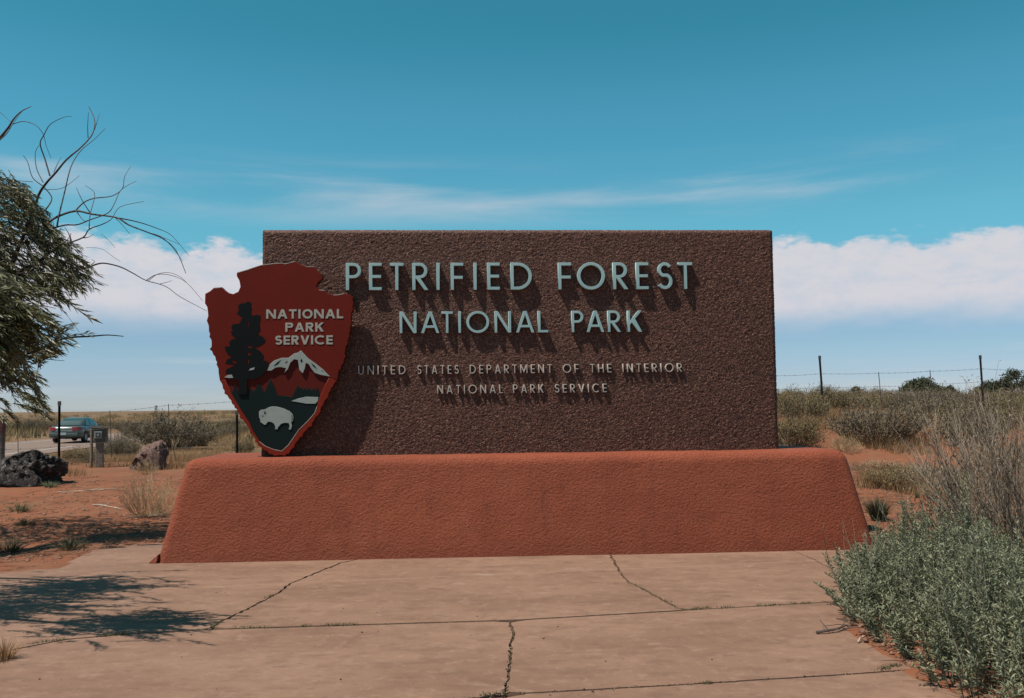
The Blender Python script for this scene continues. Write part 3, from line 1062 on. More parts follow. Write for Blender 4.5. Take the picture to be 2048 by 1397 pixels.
letter_row([(c, cpx(a), cpx(b)) for c, a, b in r4], 0, 769.4, 786.4, 0.031, 0.115, 'letter_grey', -0.008, 0.001)

# ------------------------------------------------------------------ arrowhead emblem
AD = -0.148                                            # its face stands this far in front of the slab
emblem = empty('arrowhead_emblem', sw(-2.35, -0.2, SLAB_B), PSI, 'red arrowhead emblem with bison, dark tree and snowy peak mounted on the slab', 'emblem')
EU, EZ = -2.35, SLAB_B


def ap(pts, d=AD):
    out = []
    for cx_, cy_ in pts:
        u, z = sgn(400 + cx_ / 3.25, 500 + cy_ / 3.2488, d)
        out.append((u - EU, z - EZ))
    return out


def plaque(name, mat, loops, front, depth, bev=0.002, parent=emblem, label=None):
    me = fill_mesh(name, loops, depth, bev)
    o = link(name, me, mat, parent)
    base = 0.2 if parent == emblem else 0.0
    o.location = (0, (front + 0.2 if parent == emblem else front) + depth, 0)
    if label:
        o['label'] = label
    return o


OUT = [(620, 72), (650, 95), (690, 107), (745, 107), (760, 135), (775, 150), (800, 178), (795, 190), (768, 212), (755, 238), (775, 259), (810, 261), (826, 282), (862, 291), (900, 290),
       (940, 281), (997, 305), (1001, 345), (997, 390), (986, 430), (990, 470), (977, 530), (975, 560), (962, 610), (946, 655), (950, 690), (935, 735), (918, 775), (900, 800), (893, 850), (866, 890),
       (848, 920), (838, 945), (828, 965), (803, 1005), (783, 1055), (770, 1075), (740, 1115), (730, 1145), (690, 1175), (668, 1212), (640, 1238), (612, 1285), (580, 1326), (553, 1341),
       (482, 1341), (450, 1329), (410, 1300), (378, 1275), (356, 1242), (350, 1218), (325, 1192), (303, 1140), (290, 1122), (260, 1095), (243, 1050), (225, 1028), (207, 1000), (187, 965),
       (158, 935), (148, 900), (128, 850), (120, 800), (106, 745), (102, 718), (85, 680), (61, 646), (75, 610), (60, 565), (57, 530), (43, 460), (50, 400), (31, 347), (33, 286), (65, 268),
       (90, 246), (140, 242), (160, 262), (185, 280), (215, 287), (248, 272), (262, 240), (255, 200), (238, 170), (239, 147), (300, 130), (345, 114), (400, 97), (470, 88), (530, 83), (552, 89)]
HOLE = [(160, 838), (205, 935), (270, 1048), (318, 1118), (345, 1180), (385, 1245), (425, 1275), (480, 1297), (530, 1307), (572, 1270), (602, 1228), (640, 1170), (700, 1112), (745, 1060),
        (766, 1000), (778, 955), (812, 880), (838, 828), (785, 806), (745, 786), (700, 720), (640, 704), (600, 715), (540, 745), (470, 765), (430, 790), (350, 822), (260, 832)]


def scallop(P):
    """knapped edge: long straight runs get a shallow bite"""
    out = []
    for a, b in zip(P, P[1:] + P[:1]):
        out.append(a)
        L = math.hypot(b[0] - a[0], b[1] - a[1])
        if L > 24 and min(a[1], b[1]) > 300:
            nx, ny = -(b[1] - a[1]) / L, (b[0] - a[0]) / L
            out.append(((a[0] + b[0]) / 2 + nx * 6, (a[1] + b[1]) / 2 + ny * 6))
    return out


KEEP = OUT
out_l, hole_l = ap(scallop(OUT)), ap(HOLE)
plaque('back_plate', 'emblem_brown', [out_l], AD + 0.016, 0.055, 0.003, label='dark red recessed field of the arrowhead')
i0, i1 = OUT.index((893, 850)), OUT.index((128, 850))
j0 = HOLE.index((838, 828))
FIELD = scallop(OUT[i1 + 1:] + OUT[:i0])[:-1] + [(893, 849)] + HOLE[j0:] + [HOLE[0]] + [(128, 849)]
RIM = scallop(OUT[i0:i1 + 1])[:-1] + HOLE[0:j0 + 1]
if RIM[-len(HOLE[0:j0 + 1]) - 1] != OUT[i1]:
    RIM.insert(len(RIM) - len(HOLE[0:j0 + 1]), OUT[i1])
plaque('raised_field', 'emblem_red', [ap(FIELD)], AD, 0.0155, 0.006, label='dark red raised field of the arrowhead')
plaque('rim', 'emblem_rim_lit', [ap(RIM)], AD, 0.0155, 0.006, label='scalloped rim round the point, its red brightened for bounced light')
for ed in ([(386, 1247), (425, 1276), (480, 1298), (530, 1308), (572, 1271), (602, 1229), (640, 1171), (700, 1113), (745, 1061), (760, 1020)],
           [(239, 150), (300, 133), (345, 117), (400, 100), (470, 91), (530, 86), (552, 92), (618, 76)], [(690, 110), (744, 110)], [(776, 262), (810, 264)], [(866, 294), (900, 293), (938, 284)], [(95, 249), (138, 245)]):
    plaque('sunlit_bare_edge', 'emblem_lit_edge', [ap(stroke(ed, 4.2))], AD - 0.0015, 0.003, 0.0, label='pale strip painted as a sunlit bare edge of the arrowhead')  # flat pale strips drawn in where the edges catch the sun
GREEN = [(200, 938), (213, 915), (228, 870), (240, 905), (250, 934), (308, 936), (318, 905), (332, 900), (345, 920), (360, 905), (380, 865), (402, 898), (412, 925), (422, 918), (437, 880), (458, 838),
         (478, 880), (490, 915), (500, 945), (598, 955), (615, 920), (637, 878), (650, 900), (662, 893), (672, 912), (682, 890), (694, 912), (708, 892), (720, 914), (736, 900), (750, 908), (762, 893), (771, 930), (776, 955),
         (764, 1002), (743, 1058), (698, 1110), (638, 1168), (600, 1226), (571, 1266), (530, 1302), (481, 1293), (427, 1271), (388, 1243), (348, 1178), (321, 1116), (273, 1046)]
plaque('meadow', 'emblem_green', [ap(GREEN)], AD + 0.010, 0.0055, 0.001, label='dark green meadow with a line of firs')
TREE = [(250, 940), (255, 845), (215, 842), (160, 828), (200, 810), (166, 800), (170, 778), (215, 755), (248, 747), (200, 742), (165, 738), (176, 715), (212, 692), (180, 680), (166, 655), (160, 630), (195, 626),
        (190, 602), (204, 583), (236, 577), (206, 552), (200, 530), (216, 524), (203, 505), (212, 485), (256, 480), (266, 460), (276, 440), (240, 413), (252, 395), (248, 365), (262, 350), (292, 348), (312, 335),
        (334, 346), (330, 365), (337, 385), (330, 405), (342, 432), (365, 422), (391, 426), (393, 452), (386, 480), (393, 522), (372, 546), (410, 567), (426, 586), (416, 606), (386, 625), (352, 634), (392, 660),
        (416, 690), (406, 715), (446, 730), (440, 770), (430, 792), (386, 830), (345, 845), (308, 836), (303, 940)]
TH = [[(309, 619), (345, 628), (332, 641), (310, 634)], [(310, 662), (334, 672), (325, 688), (311, 683)], [(309, 707), (320, 711), (318, 738), (309, 740)], [(208, 716), (246, 725), (240, 737), (212, 733)],
      [(311, 463), (318, 465), (317, 500), (311, 502)], [(246, 668), (272, 655), (266, 668)], [(240, 586), (270, 582), (262, 592)], [(345, 553), (372, 556), (352, 562)]]
seq = plaque('sequoia', 'emblem_tree', [ap(TREE)] + [ap(h) for h in TH], AD - 0.003, 0.0125, 0.0, label='tall black-green sequoia silhouette')
SNOW = [(437, 786), (455, 745), (480, 722), (530, 703), (575, 703), (592, 690), (612, 675), (640, 668), (655, 654), (680, 680), (703, 705), (750, 738), (800, 778), (848, 825), (780, 812), (745, 800), (725, 775),
        (705, 742), (688, 736), (682, 770), (668, 804), (646, 780), (636, 716), (612, 712), (587, 735), (572, 775), (547, 801), (560, 770), (522, 762), (490, 766), (465, 785)]
sn = plaque('snowy_peak', 'emblem_white', [ap(SNOW)], AD - 0.004, 0.0135, 0.002, label='grey-white snow cap of the mountain')
for q in ([(478, 756), (500, 734), (526, 716), (505, 745)], [(553, 735), (568, 722), (566, 733)], [(652, 722), (660, 706), (668, 724), (660, 732)], [(722, 736), (745, 752), (760, 776), (736, 757)], [(786, 779), (800, 790), (795, 792)]):
    me = fill_mesh('rock_patch', [ap(q)], 0.003, 0.0); o = link('rock_patch', me, 'emblem_tree', sn); o.location = (0, -0.0165 - 0.0015 + 0.003 - 0.0, 0); o.location.y = -0.0135 + 0.0012
plaque('lake', 'emblem_white', [ap([(593, 983), (640, 966), (690, 955), (769, 957), (766, 982), (750, 1000), (690, 1000), (640, 991)])], AD + 0.0055, 0.0045, 0.001, label='pale grey lake')
plaque('far_shore', 'emblem_white', [ap([(158, 829), (182, 815), (206, 812), (218, 832), (190, 834)])], AD - 0.004, 0.0045, 0.001)
plaque('far_shore', 'emblem_white', [ap([(318, 786), (328, 772), (356, 764), (352, 779)])], AD - 0.006, 0.0045, 0.001)
BISON = [(383, 1052), (395, 1041), (424, 1037), (445, 1025), (470, 1018), (500, 1020), (540, 1030), (580, 1048), (600, 1066), (607, 1088), (603, 1113), (592, 1120), (598, 1142), (591, 1168), (576, 1168), (582, 1142), (575, 1126),
         (546, 1125), (526, 1132), (506, 1155), (503, 1167), (486, 1166), (490, 1150), (478, 1128), (456, 1118), (440, 1118), (426, 1138), (413, 1135), (405, 1128), (392, 1120), (391, 1105), (384, 1090)]
bi = plaque('bison', 'emblem_white', [ap(BISON)], AD + 0.003, 0.007, 0.0015, label='pale grey bison silhouette facing left')
for nm, q in (('bison_eye', [(418, 1052), (423, 1048), (427, 1060), (422, 1071), (417, 1064)]), ('bison_mouth', [(399, 1079), (413, 1077), (407, 1083)]), ('bison_tail', [(592, 1072), (599, 1080), (600, 1096), (594, 1114), (597, 1095), (595, 1082)])):
    me = fill_mesh(nm, [ap(q)], 0.003, 0.0); o = link(nm, me, 'emblem_tree', bi); o.location = (0, -0.007 + 0.0012, 0)


def emblem_words(rows):
    for wd, a, b, y0, y1 in rows:
        nat = [NATURAL[c] * 1.0 + .12 if c not in 'OI' else (.86 if c == 'O' else .24) for c in wd]
        gap = .13
        k = (b - a) / (sum(nat) + gap * (len(wd) - 1)); x = a
        zt, zb = ap([(a, y0)], AD)[0][1], ap([(a, y1)], AD)[0][1]
        for c, nw in zip(wd, nat):
            u0, u1 = ap([(x, y1)], AD)[0][0], ap([(x + nw * k, y1)], AD)[0][0]
            o = put_letter(c, u0, u1, zb, zt - zb, 0.225, 0.005, 0, 'emblem_letter', emblem, 0.0)
            o.location = (u0, AD + 0.2 + 0.0005, zb)
            x += (nw + gap) * k


emblem_words([('NATIONAL', 431, 931, 388, 448), ('PARK', 555, 805, 474, 533), ('SERVICE', 488, 864, 558, 617)])
for (u, z) in ((0.02, 0.40), (0.05, 1.35), (0.35, 1.1)):
    MB().tube([(u, AD + 0.2 + 0.05, z), (u, 0.2 + 0.01, z)], 0.03, 8, True).build('mounting_stud', 'steel', emblem)

# ------------------------------------------------------------------ plant builders
def leaf_arrays(P, D, L, Wd, rg, fold=0.35, curl=0.0):
    """diamond leaves folded along the midrib: base P, direction D"""
    P = np.asarray(P, float); D = np.asarray(D, float)
    D = D / np.maximum(np.linalg.norm(D, axis=1, keepdims=True), 1e-9)
    n = len(P)
    L = np.broadcast_to(L, n)[:, None]; Wd = np.broadcast_to(Wd, n)[:, None]
    rnd = rg.normal(size=(n, 3)) + np.array([0, 0, 0.8])
    S_ = np.cross(D, rnd); S_ /= np.maximum(np.linalg.norm(S_, axis=1, keepdims=True), 1e-9)
    N = np.cross(S_, D)
    mid = P + D * L * 0.45
    tip = P + D * L - np.array([0, 0, 1]) * curl * L
    V = np.stack([P, mid + S_ * Wd / 2 + N * Wd * fold, tip, mid - S_ * Wd / 2 + N * Wd * fold], 1).reshape(-1, 3)
    b = np.arange(n)[:, None] * 4
    Fc = np.concatenate([b + np.array([[0, 1, 2]]), b + np.array([[0, 2, 3]])], 0)
    return V, Fc


def twig_bush(seed, n=150, kids=4, h=1.0, spread=1.0, r=0.008, tilt=65, curve=0.35, base=0.12, jag=0.05, mode='dome'):
    rg = random.Random(seed)
    mb = MB()
    tips = []
    for i in range(n):
        th = rg.uniform(0, 2 * math.pi)
        q = math.sqrt(rg.random())
        ti = R(tilt) * q
        ln = (h * math.cos(ti) ** 0.6 * rg.uniform(0.65, 1.08)) if mode == 'dome' else h * rg.uniform(0.6, 1.1)
        reach = spread * math.sin(ti) / math.sin(R(tilt)) * rg.uniform(0.75, 1.1)
        b = Vector((math.cos(th) * base * q, math.sin(th) * base * q, -0.02))
        pts = []
        for k in range(4):
            s = k / 3
            out = reach * (s ** (1 - curve * 0.6))
            up = ln * (s ** (1 + curve * (q - 0.2)))
            pts.append(b + Vector((math.cos(th) * out + rg.uniform(-jag, jag) * s, math.sin(th) * out + rg.uniform(-jag, jag) * s, up + rg.uniform(-jag, jag) * s * 0.6)))
        mb.tube(pts, [r, r * .8, r * .6, r * .3], 3)
        for c in range(kids):
            s = rg.uniform(0.35, 0.95); k = min(2, int(s * 3)); f = s * 3 - k
            p = pts[k].lerp(pts[k + 1], f)
            dr = (pts[k + 1] - pts[k]).normalized()
            dd = (dr + Vector((rg.uniform(-.8, .8), rg.uniform(-.8, .8), rg.uniform(-.1, .7)))).normalized()
            l2 = h * rg.uniform(0.12, 0.34)
            q1 = p + dd * l2 * .5 + Vector((rg.uniform(-.02, .02), rg.uniform(-.02, .02), 0))
            q2 = p + dd * l2 + Vector((0, 0, l2 * .12))
            mb.tube([p, q1, q2], [r * .55, r * .42, r * .2], 3)
            tips += [(q1, dd), (q2, dd)]
        tips.append((pts[-1], (pts[-1] - pts[-2]).normalized()))
    return mb, tips


def leafy_mesh(name, mb, tips, per, L, Wd, seed, spreadv=0.9, jit=0.03):
    """twigs plus small leaves near their tips; second material slot for the leaves"""
    rg = np.random.default_rng(seed)
    me = mb.mesh(name)
    tp = np.array([list(t[0]) for t in tips]); td = np.array([list(t[1]) for t in tips])
    P = np.repeat(tp, per, 0) + rg.normal(scale=jit, size=(len(tp) * per, 3))
    D = np.repeat(td, per, 0) + rg.normal(scale=spreadv, size=(len(tp) * per, 3))
    V, Ft = leaf_arrays(P, D, L * rg.uniform(.6, 1.3, len(P)), Wd * rg.uniform(.7, 1.3, len(P)), rg)
    return me, np_mesh(name + '_leaves', V, Ft=Ft)


PROTO = {}


def proto(kind):
    if kind in PROTO:
        return PROTO[kind]
    k, s = kind
    if k == 'grey':
        mb, tips = twig_bush(s, 170, 5, 0.95, 1.0, 0.010, 72, .35, .18, .06)
        a = leafy_mesh('scrub', mb, tips, 3, 0.075, 0.020, s, .8, .04); mats = ('twig_grey', 'twig_grey')
    elif k == 'olive':
        mb, tips = twig_bush(s + 100, 150, 4, 0.9, 1.0, 0.009, 75, .35, .2, .06)
        a = leafy_mesh('scrub', mb, tips, 4, 0.080, 0.022, s, .9, .05); mats = ('twig_grey', 'twig_olive')
    elif k == 'straw':
        mb, tips = twig_bush(s + 200, 85, 10, 0.92, 0.95, 0.0055, 84, .3, .10, .09)
        a = leafy_mesh('scrub', mb, tips, 1, 0.06, 0.009, s, .8, .03); mats = ('twig_straw', 'twig_straw')
    elif k == 'heap':
        mb, tips = twig_bush(s + 300, 150, 3, 0.5, 1.1, 0.013, 86, .1, .35, .10)
        a = leafy_mesh('scrub', mb, tips, 1, 0.06, 0.02, s, .8, .05); mats = ('twig_grey', 'twig_straw')
    PROTO[kind] = (a, mats)
    return PROTO[kind]


def bush(kind, pos, wid, hgt, label, group=None, name='desert_shrub', cat='shrub', rz=None, zs=1.0):
    (tw, lv), mats = proto(kind)
    rg = random.Random(hash((round(pos[0], 3), round(pos[1], 3))))
    o = empty(name, (pos[0], pos[1], pos[2] - 0.02), rg.uniform(0, 6.28) if rz is None else rz, label, cat, group)
    o.scale = (wid / 2 / 1.1, wid / 2 / 1.1, hgt / 1.0)
    link('twigs', tw, mats[0], o)
    link('foliage', lv, mats[1], o)
    return o


def px_bush(kind, px, py, wpx, hpx, label, group=None, **kw):
    p = on_ground(px, py)
    s = p.y / F_PX
    return bush(kind, p, wpx * s, hpx * s, label, group, **kw)


# ------------------------------------------------------------------ shrubs right of the sign
px_bush(('grey', 1), 1757, 890, 185, 84, 'wide tangled grey shrub on bare red sand behind the plinth\'s right end')
px_bush(('olive', 1), 1606, 846, 105, 72, 'grey-green shrub between the slab\'s right edge and the nearer right fence post')
px_bush(('olive', 2), 1588, 897, 130, 66, 'low olive-grey shrub hugging the slab just above the plinth top')
px_bush(('grey', 2), 1945, 897, 130, 88, 'dark grey shrub behind the tall bare shrub at the right')
px_bush(('heap', 1), 1775, 940, 150, 40, 'flattened heap of dead grey brush beside the plinth\'s right end', name='dead_brush_heap', cat='brush heap')
px_bush(('olive', 3), 1790, 978, 115, 48, 'low brownish shrub on red sand just above the green rush tuft')
px_bush(('straw', 1), 1690, 905, 90, 40, 'small straw-coloured shrub between plinth top and wide grey shrub')
px_bush(('straw', 2), 1880, 868, 120, 44, 'pale straw shrub in front of the right-hand fence wires', )
G_R = 'scrub bushes along the sandy rise right of the sign'
LB_R = 'grey-brown scrub bush on the sandy rise right of the slab'
rg_ = random.Random(21)
for row, (y0, hp) in enumerate(((811, 38), (818, 46), (828, 50), (842, 50), (858, 52))):
    x = 1565 + row * 13
    while x < 2110:
        if not (row >= 3 and x < 1840) and not (row == 4 and 1860 < x < 1900):
            k = rg_.choice([('grey', 1), ('grey', 2), ('olive', 1), ('olive', 2), ('olive', 3), ('straw', 1)])
            kn = {'grey': 'leafless grey', 'olive': 'olive-brown', 'straw': 'pale straw-coloured'}[k[0]]
            wn_ = ('on the skyline', 'on the skyline', 'along the fence line', 'in front of the fence', 'in front of the fence')[row]
            px_bush(k, x, y0 + rg_.uniform(-3, 3), rg_.uniform(60, 120), hp * rg_.uniform(.7, 1.1), f'{kn} scrub bush {wn_}, right of the slab', G_R)
        x += rg_.uniform(54, 100)

# ------------------------------------------------------------------ shrubs left of the sign
px_bush(('grey', 3), 345, 901, 165, 74, 'broad grey shrub behind the reddish rock, left of the emblem')
px_bush(('olive', 2), 402, 893, 80, 52, 'smaller olive shrub at the right of the broad grey shrub, left of emblem')
px_bush(('grey', 2), 238, 919, 80, 50, 'bluish grey shrub between the meter box and the reddish rock')
px_bush(('olive', 1), 165, 926, 70, 34, 'low dark shrub left of the meter box by the fence')
px_bush(('straw', 3), 291, 1034, 132, 106, 'dry straw-coloured bush standing left of the plinth')
px_bush(('olive', 3), 488, 908, 44, 30, 'small olive shrub between fence post and emblem tip above the plinth')
px_bush(('straw', 1), 292, 950, 60, 34, 'small yellowish bush at the foot of the reddish rock')
px_bush(('straw', 2), 452, 902, 90, 34, 'pale yellow bush beside the fence post nearest the emblem')
G_L = 'scrub bushes on the plain left of the sign'
LB_L = 'scrub bush on the dry plain behind the fence left of the emblem'
for (px, py, w_, h_) in ((385, 878, 70, 30), (420, 872, 66, 24), (455, 880, 56, 28), (440, 862, 60, 18), (475, 868, 50, 22), (300, 868, 80, 30), (335, 862, 70, 22), (270, 878, 60, 30), (250, 862, 50, 20), (410, 856, 60, 15), (465, 853, 60, 15)):
    px_bush(rg_.choice([('grey', 1), ('olive', 1), ('olive', 2), ('grey', 3)]), px, py, w_, h_, LB_L, G_L)
G_B = 'bushes lining the far side of the road'
for (px, w_, h_) in ((-6, 44, 26), (24, 40, 24), (48, 46, 28), (74, 50, 30), (100, 44, 27), (215, 40, 18), (190, 42, 20)):
    p = on_z(px, 866 if px < 150 else 856, -0.5)
    s = p.y / F_PX
    bush(rg_.choice([('grey', 1), ('olive', 1), ('olive', 2)]), (p.x, p.y, tz(p.x, p.y)), w_ * s, h_ * s, 'hazy bush on the far roadside left of the car' if px < 150 else 'hazy bush beyond the road just right of the car', G_B)

# young stalk-like sapling in front of the broad grey shrub
p = on_ground(311, 893); s = p.y / F_PX
sap = empty('young_conifer', p, 0, 'thin young conifer with a tufted tip rising from the broad grey shrub', 'sapling')
mb = MB(); mb.tube([(0, 0, -.02), (.02, 0, .45), (.0, .01, 80 * s)], [.02, .015, .006], 5); mb.build('stem', 'deadwood', sap)
rg = np.random.default_rng(5)
n = 420; zz = rg.uniform(.25, 1.0, n) ** .6 * 80 * s
an = rg.uniform(0, 6.28, n); rr_ = (.42 * (1.0 - zz / (80 * s))) ** 1.0 + .015
D = np.stack([np.cos(an), np.sin(an), rg.uniform(.2, 1.0, n)], 1)
P = np.stack([np.cos(an) * rr_ * rg.uniform(.0, 1, n), np.sin(an) * rr_ * rg.uniform(0, 1, n), zz], 1)
V, Ft = leaf_arrays(P, D, .075, .018, rg); link('needles', np_mesh('needles', V, Ft=Ft), 'twig_olive', sap)

# ------------------------------------------------------------------ green rush tuft and small sprigs beside the plinth
def tuft(name, pos, n, h, spread, wdt, mat, label, cat, seed, group=None, bend=.25):
    rg = np.random.default_rng(seed)
    an = rg.uniform(0, 6.28, n); q = np.sqrt(rg.random(n))
    b = np.stack([np.cos(an) * q * spread * .3, np.sin(an) * q * spread * .3, np.full(n, -.02)], 1)
    hh = h * rg.uniform(.6, 1.05, n) * (1 - .25 * q)
    out = np.stack([np.cos(an), np.sin(an), 0 * an], 1) * (q * spread * .7)[:, None]
    m_ = b + out * .4 + np.stack([0 * an, 0 * an, hh * .55], 1)
    t_ = b + out * (1 + bend) + np.stack([0 * an, 0 * an, hh], 1) + rg.normal(scale=.02 * h, size=(n, 3))
    sd = np.stack([-np.sin(an + rg.normal(size=n)), np.cos(an + rg.normal(size=n)), 0 * an], 1) * (wdt / 2)
    V = np.stack([b - sd, b + sd, m_ - sd * .8, m_ + sd * .8, t_], 1).reshape(-1, 3)
    i = np.arange(n)[:, None] * 5
    Q = i + np.array([[0, 1, 3, 2]]); T_ = i + np.array([[2, 3, 4]])
    o = empty(name, pos, 0, label, cat, group)
    link('blades', np_mesh('blades', V, Q, T_), mat, o)
    return o


p = on_ground(1757, 1043); s = p.y / F_PX
tuft('rush_tuft', p, 420, 62 * s, 34 * s, .008, 'ephedra', 'upright dark green rush-like tuft beside the plinth\'s right end', 'plant', 3)
p = on_ground(1856, 968); s = p.y / F_PX
tuft('sage_sprig', p, 160, 46 * s, 34 * s, .016, 'sage', 'small silvery sprig on red sand right of the brownish shrub', 'plant', 4)
p = on_ground(1802, 1008)
tuft('sage_sprig', p, 40, .07, .09, .012, 'weed', 'tiny green seedling on the bare sand right of the rush tuft', 'plant', 6)
p = on_ground(1835, 998)
tuft('sage_sprig', p, 40, .16, .07, .008, 'weed', 'thin brown seedling on bare sand left of the tall bare shrub', 'plant', 8)
p = on_z(8, 1318)
tuft('grass_tuft', (p.x, p.y, -.01), 150, .2, .13, .005, 'straw', 'dry grass tuft at the left end of the pavement joint', 'grass tuft', 9)
for i, (px, py, h_, lb) in enumerate(((40, 1025, .2, 'small green grass tuft in tree shade below the black rock'), (50, 1052, .15, 'sparse green grass tuft on red soil at the left edge'), (140, 1100, .18, 'green weeds at the far left corner of the concrete'),
                                       (100, 975, .16, 'small grey sprig at the foot of the black rock'), (20, 1105, .2, 'dark weedy tuft at the left frame edge above the concrete'))):
    p = on_ground(px, py)
    tuft('grass_tuft', p, 170, h_, h_ * 1.5, .007, 'weed' if i != 3 else 'sage', lb, 'grass tuft', 30 + i)

# ------------------------------------------------------------------ silvery leafy shrub, right foreground
def leafy_foreground():
    rg = np.random.default_rng(12)
    foot = [gp(*q) for q in ((1668, 1192), (1690, 1236), (1740, 1275), (1800, 1318), (1850, 1362), (1925, 1405), (2070, 1470))] + [(3.9, 4.3), (4.9, 5.6), (4.6, 7.4)] + [gp(*q) for q in ((1990, 1135), (1850, 1130), (1745, 1138), (1690, 1158))]
    xs = np.array([q[0] for q in foot]); ys = np.array([q[1] for q in foot])
    P = []
    while len(P) < 1250:
        x, y = rg.uniform(xs.min(), xs.max()), rg.uniform(ys.min(), ys.max())
        if in_poly(np.array([x]), np.array([y]), foot)[0]:
            P.append((x, y))
    P = np.array(P)
    # distance to the border sets the height of the mound
    E_ = []
    for a, b in zip(foot, foot[1:] + foot[:1]):
        a, b = np.array(a), np.array(b); ab = b - a
        t = np.clip(((P - a) @ ab) / (ab @ ab), 0, 1)
        E_.append(np.linalg.norm(P - a - t[:, None] * ab, axis=1))
    dist = np.min(E_, 0)
    cen = P.mean(0)
    org = empty('leafy_shrub', (float(cen[0]), float(cen[1]), 0.0), 0, 'dense silvery-green leafy shrub spilling over the concrete at lower right', 'shrub')
    mb = MB(); LP, LD, LL = [], [], []
    rd = random.Random(4)
    for (x, y), d in zip(P, dist):
        H = (0.20 + 0.32 * (1 - math.exp(-d / 0.22))) * rg.uniform(.72, 1.12) * (1 + .75 * float(fbm(x * 2.6, y * 2.6, 2)))
        if rg.random() < .10:
            H *= 1.3
        outd = Vector((-(cen[0] - x), -(cen[1] - y), 0)); outd = outd.normalized() if outd.length else Vector((0, 0, 0))
        lean = max(0, .28 - d) * .5
        b = Vector((x - cen[0], y - cen[1], -.02)) - outd * .04
        tip = b + Vector((0, 0, H)) + outd * lean * .8 + Vector((rd.uniform(-.1, .1), rd.uniform(-.1, .1), 0))
        mid = b.lerp(tip, .5) + Vector((rd.uniform(-.03, .03), rd.uniform(-.03, .03), .02))
        mb.tube([b, mid, tip], [.0045, .0035, .0016], 3)
        k = int(38 + H * 70)
        for j in range(k):
            s = 1 - (rd.random() ** 1.25) * .85
            q = (b.lerp(mid, s * 2) if s < .5 else mid.lerp(tip, s * 2 - 1))
            a = j * 2.399 + rd.uniform(-.4, .4)
            LP.append(tuple(q)); LD.append((math.cos(a), math.sin(a), .25 + 1.1 * s * s)); LL.append(.050 * (1.15 - .55 * s) * rd.uniform(.7, 1.2))
        # side shoots
        for c in range(3):
            s = rd.uniform(.3, .85); q = (b.lerp(mid, s * 2) if s < .5 else mid.lerp(tip, s * 2 - 1))
            dd = Vector((rd.uniform(-1, 1), rd.uniform(-1, 1), rd.uniform(.2, .9))).normalized()
            e = q + dd * rd.uniform(.06, .13)
            mb.tube([q, e], [.0022, .001], 3)
            for j in range(9):
                a = j * 2.399
                LP.append(tuple(q.lerp(e, (j + 2) / 10))); LD.append(tuple(dd * .8 + Vector((math.cos(a), math.sin(a), .3)))); LL.append(.042 * rd.uniform(.7, 1.2))
    for _ in range(130):                                            # old bare stalks standing out of the leaves
        x, y = P[rg.integers(len(P))]
        b = Vector((x - cen[0], y - cen[1], 0)); H = rg.uniform(.42, .72)
        tip = b + Vector((rd.uniform(-.22, .12), rd.uniform(-.15, .15), H))
        mid = b.lerp(tip, .55) + Vector((rd.uniform(-.03, .03), rd.uniform(-.03, .03), 0))
        mb.tube([b, mid, tip], [.0035, .0028, .0012], 3)
        for c in range(3):
            q = mid.lerp(tip, rd.random()); mb.tube([q, q + Vector((rd.uniform(-.06, .06), rd.uniform(-.06, .06), .06))], [.0016, .0008], 3)
    mb.build('stems', 'sagestem', org)
    LL = np.array(LL)
    V, Ft = leaf_arrays(LP, LD, LL, LL * .22, rg, .25, .14)
    link('foliage', np_mesh('foliage', V, Ft=Ft), 'sage', org)


leafy_foreground()

# tall bare twiggy shrub behind it
p = on_z(2045, 1165)
mb, tips = twig_bush(77, 190, 8, 1.55, .78, .0050, 46, .25, .24, .07)
(tw, lv) = leafy_mesh('bare_shrub', mb, tips, 1, .045, .009, 5, .6, .015)
ts = empty('bare_shrub', (p.x + .12, p.y + .1, 0), 0, 'tall bare grey-brown twiggy shrub at the right edge behind the leafy shrub', 'shrub')
link('twigs', tw, 'twig', ts); link('foliage', lv, 'twig_grey', ts)
mb, tips = twig_bush(78, 26, 7, .78, .48, .0060, 60, .2, .12, .07)
(tw, lv) = leafy_mesh('bare_shrub', mb, tips, 3, .05, .013, 6, .7, .015)
p2 = on_z(1900, 1128)
t2 = empty('bare_shrub', (p2.x, p2.y, 0), 0, 'thin dark-stemmed shrub with few silvery leaves left of the tall bare shrub', 'shrub')
link('twigs', tw, 'deadwood', t2); link('foliage', lv, 'sage', t2)

# ------------------------------------------------------------------ willowy tree at the left edge
TREE_Y = 10.0
tree = empty('willowy_tree', (-7.3, 8.9, 0), 0, 'wind-swept olive-green tree with bare dead branches at the left edge', 'tree')
TO = Vector((-7.3, 8.9, 0))


def tp(cx_, cy_, dy=0.0):
    return at_y(cx_ / 2.327, 180 + cy_ / 2.328, TREE_Y + dy) - TO


def smooth_path(pts, k=3):
    out = []
    n = len(pts)
    for i in range(n - 1):
        p0, p1, p2, p3 = pts[max(i - 1, 0)], pts[i], pts[i + 1], pts[min(i + 2, n - 1)]
        for j in range(k):
            t = j / k
            out.append(0.5 * ((2 * p1) + (p2 - p0) * t + (2 * p0 - 5 * p1 + 4 * p2 - p3) * t * t + (3 * p1 - p0 - 3 * p2 + p3) * t ** 3))
    out.append(pts[-1])
    return out


def limb(mb, pts, r0, r1, sides=6, k=3):
    q = smooth_path([Vector(p) for p in pts], k)
    n = len(q)
    mb.tube(q, [r0 + (r1 - r0) * (i / (n - 1)) ** .8 for i in range(n)], sides)


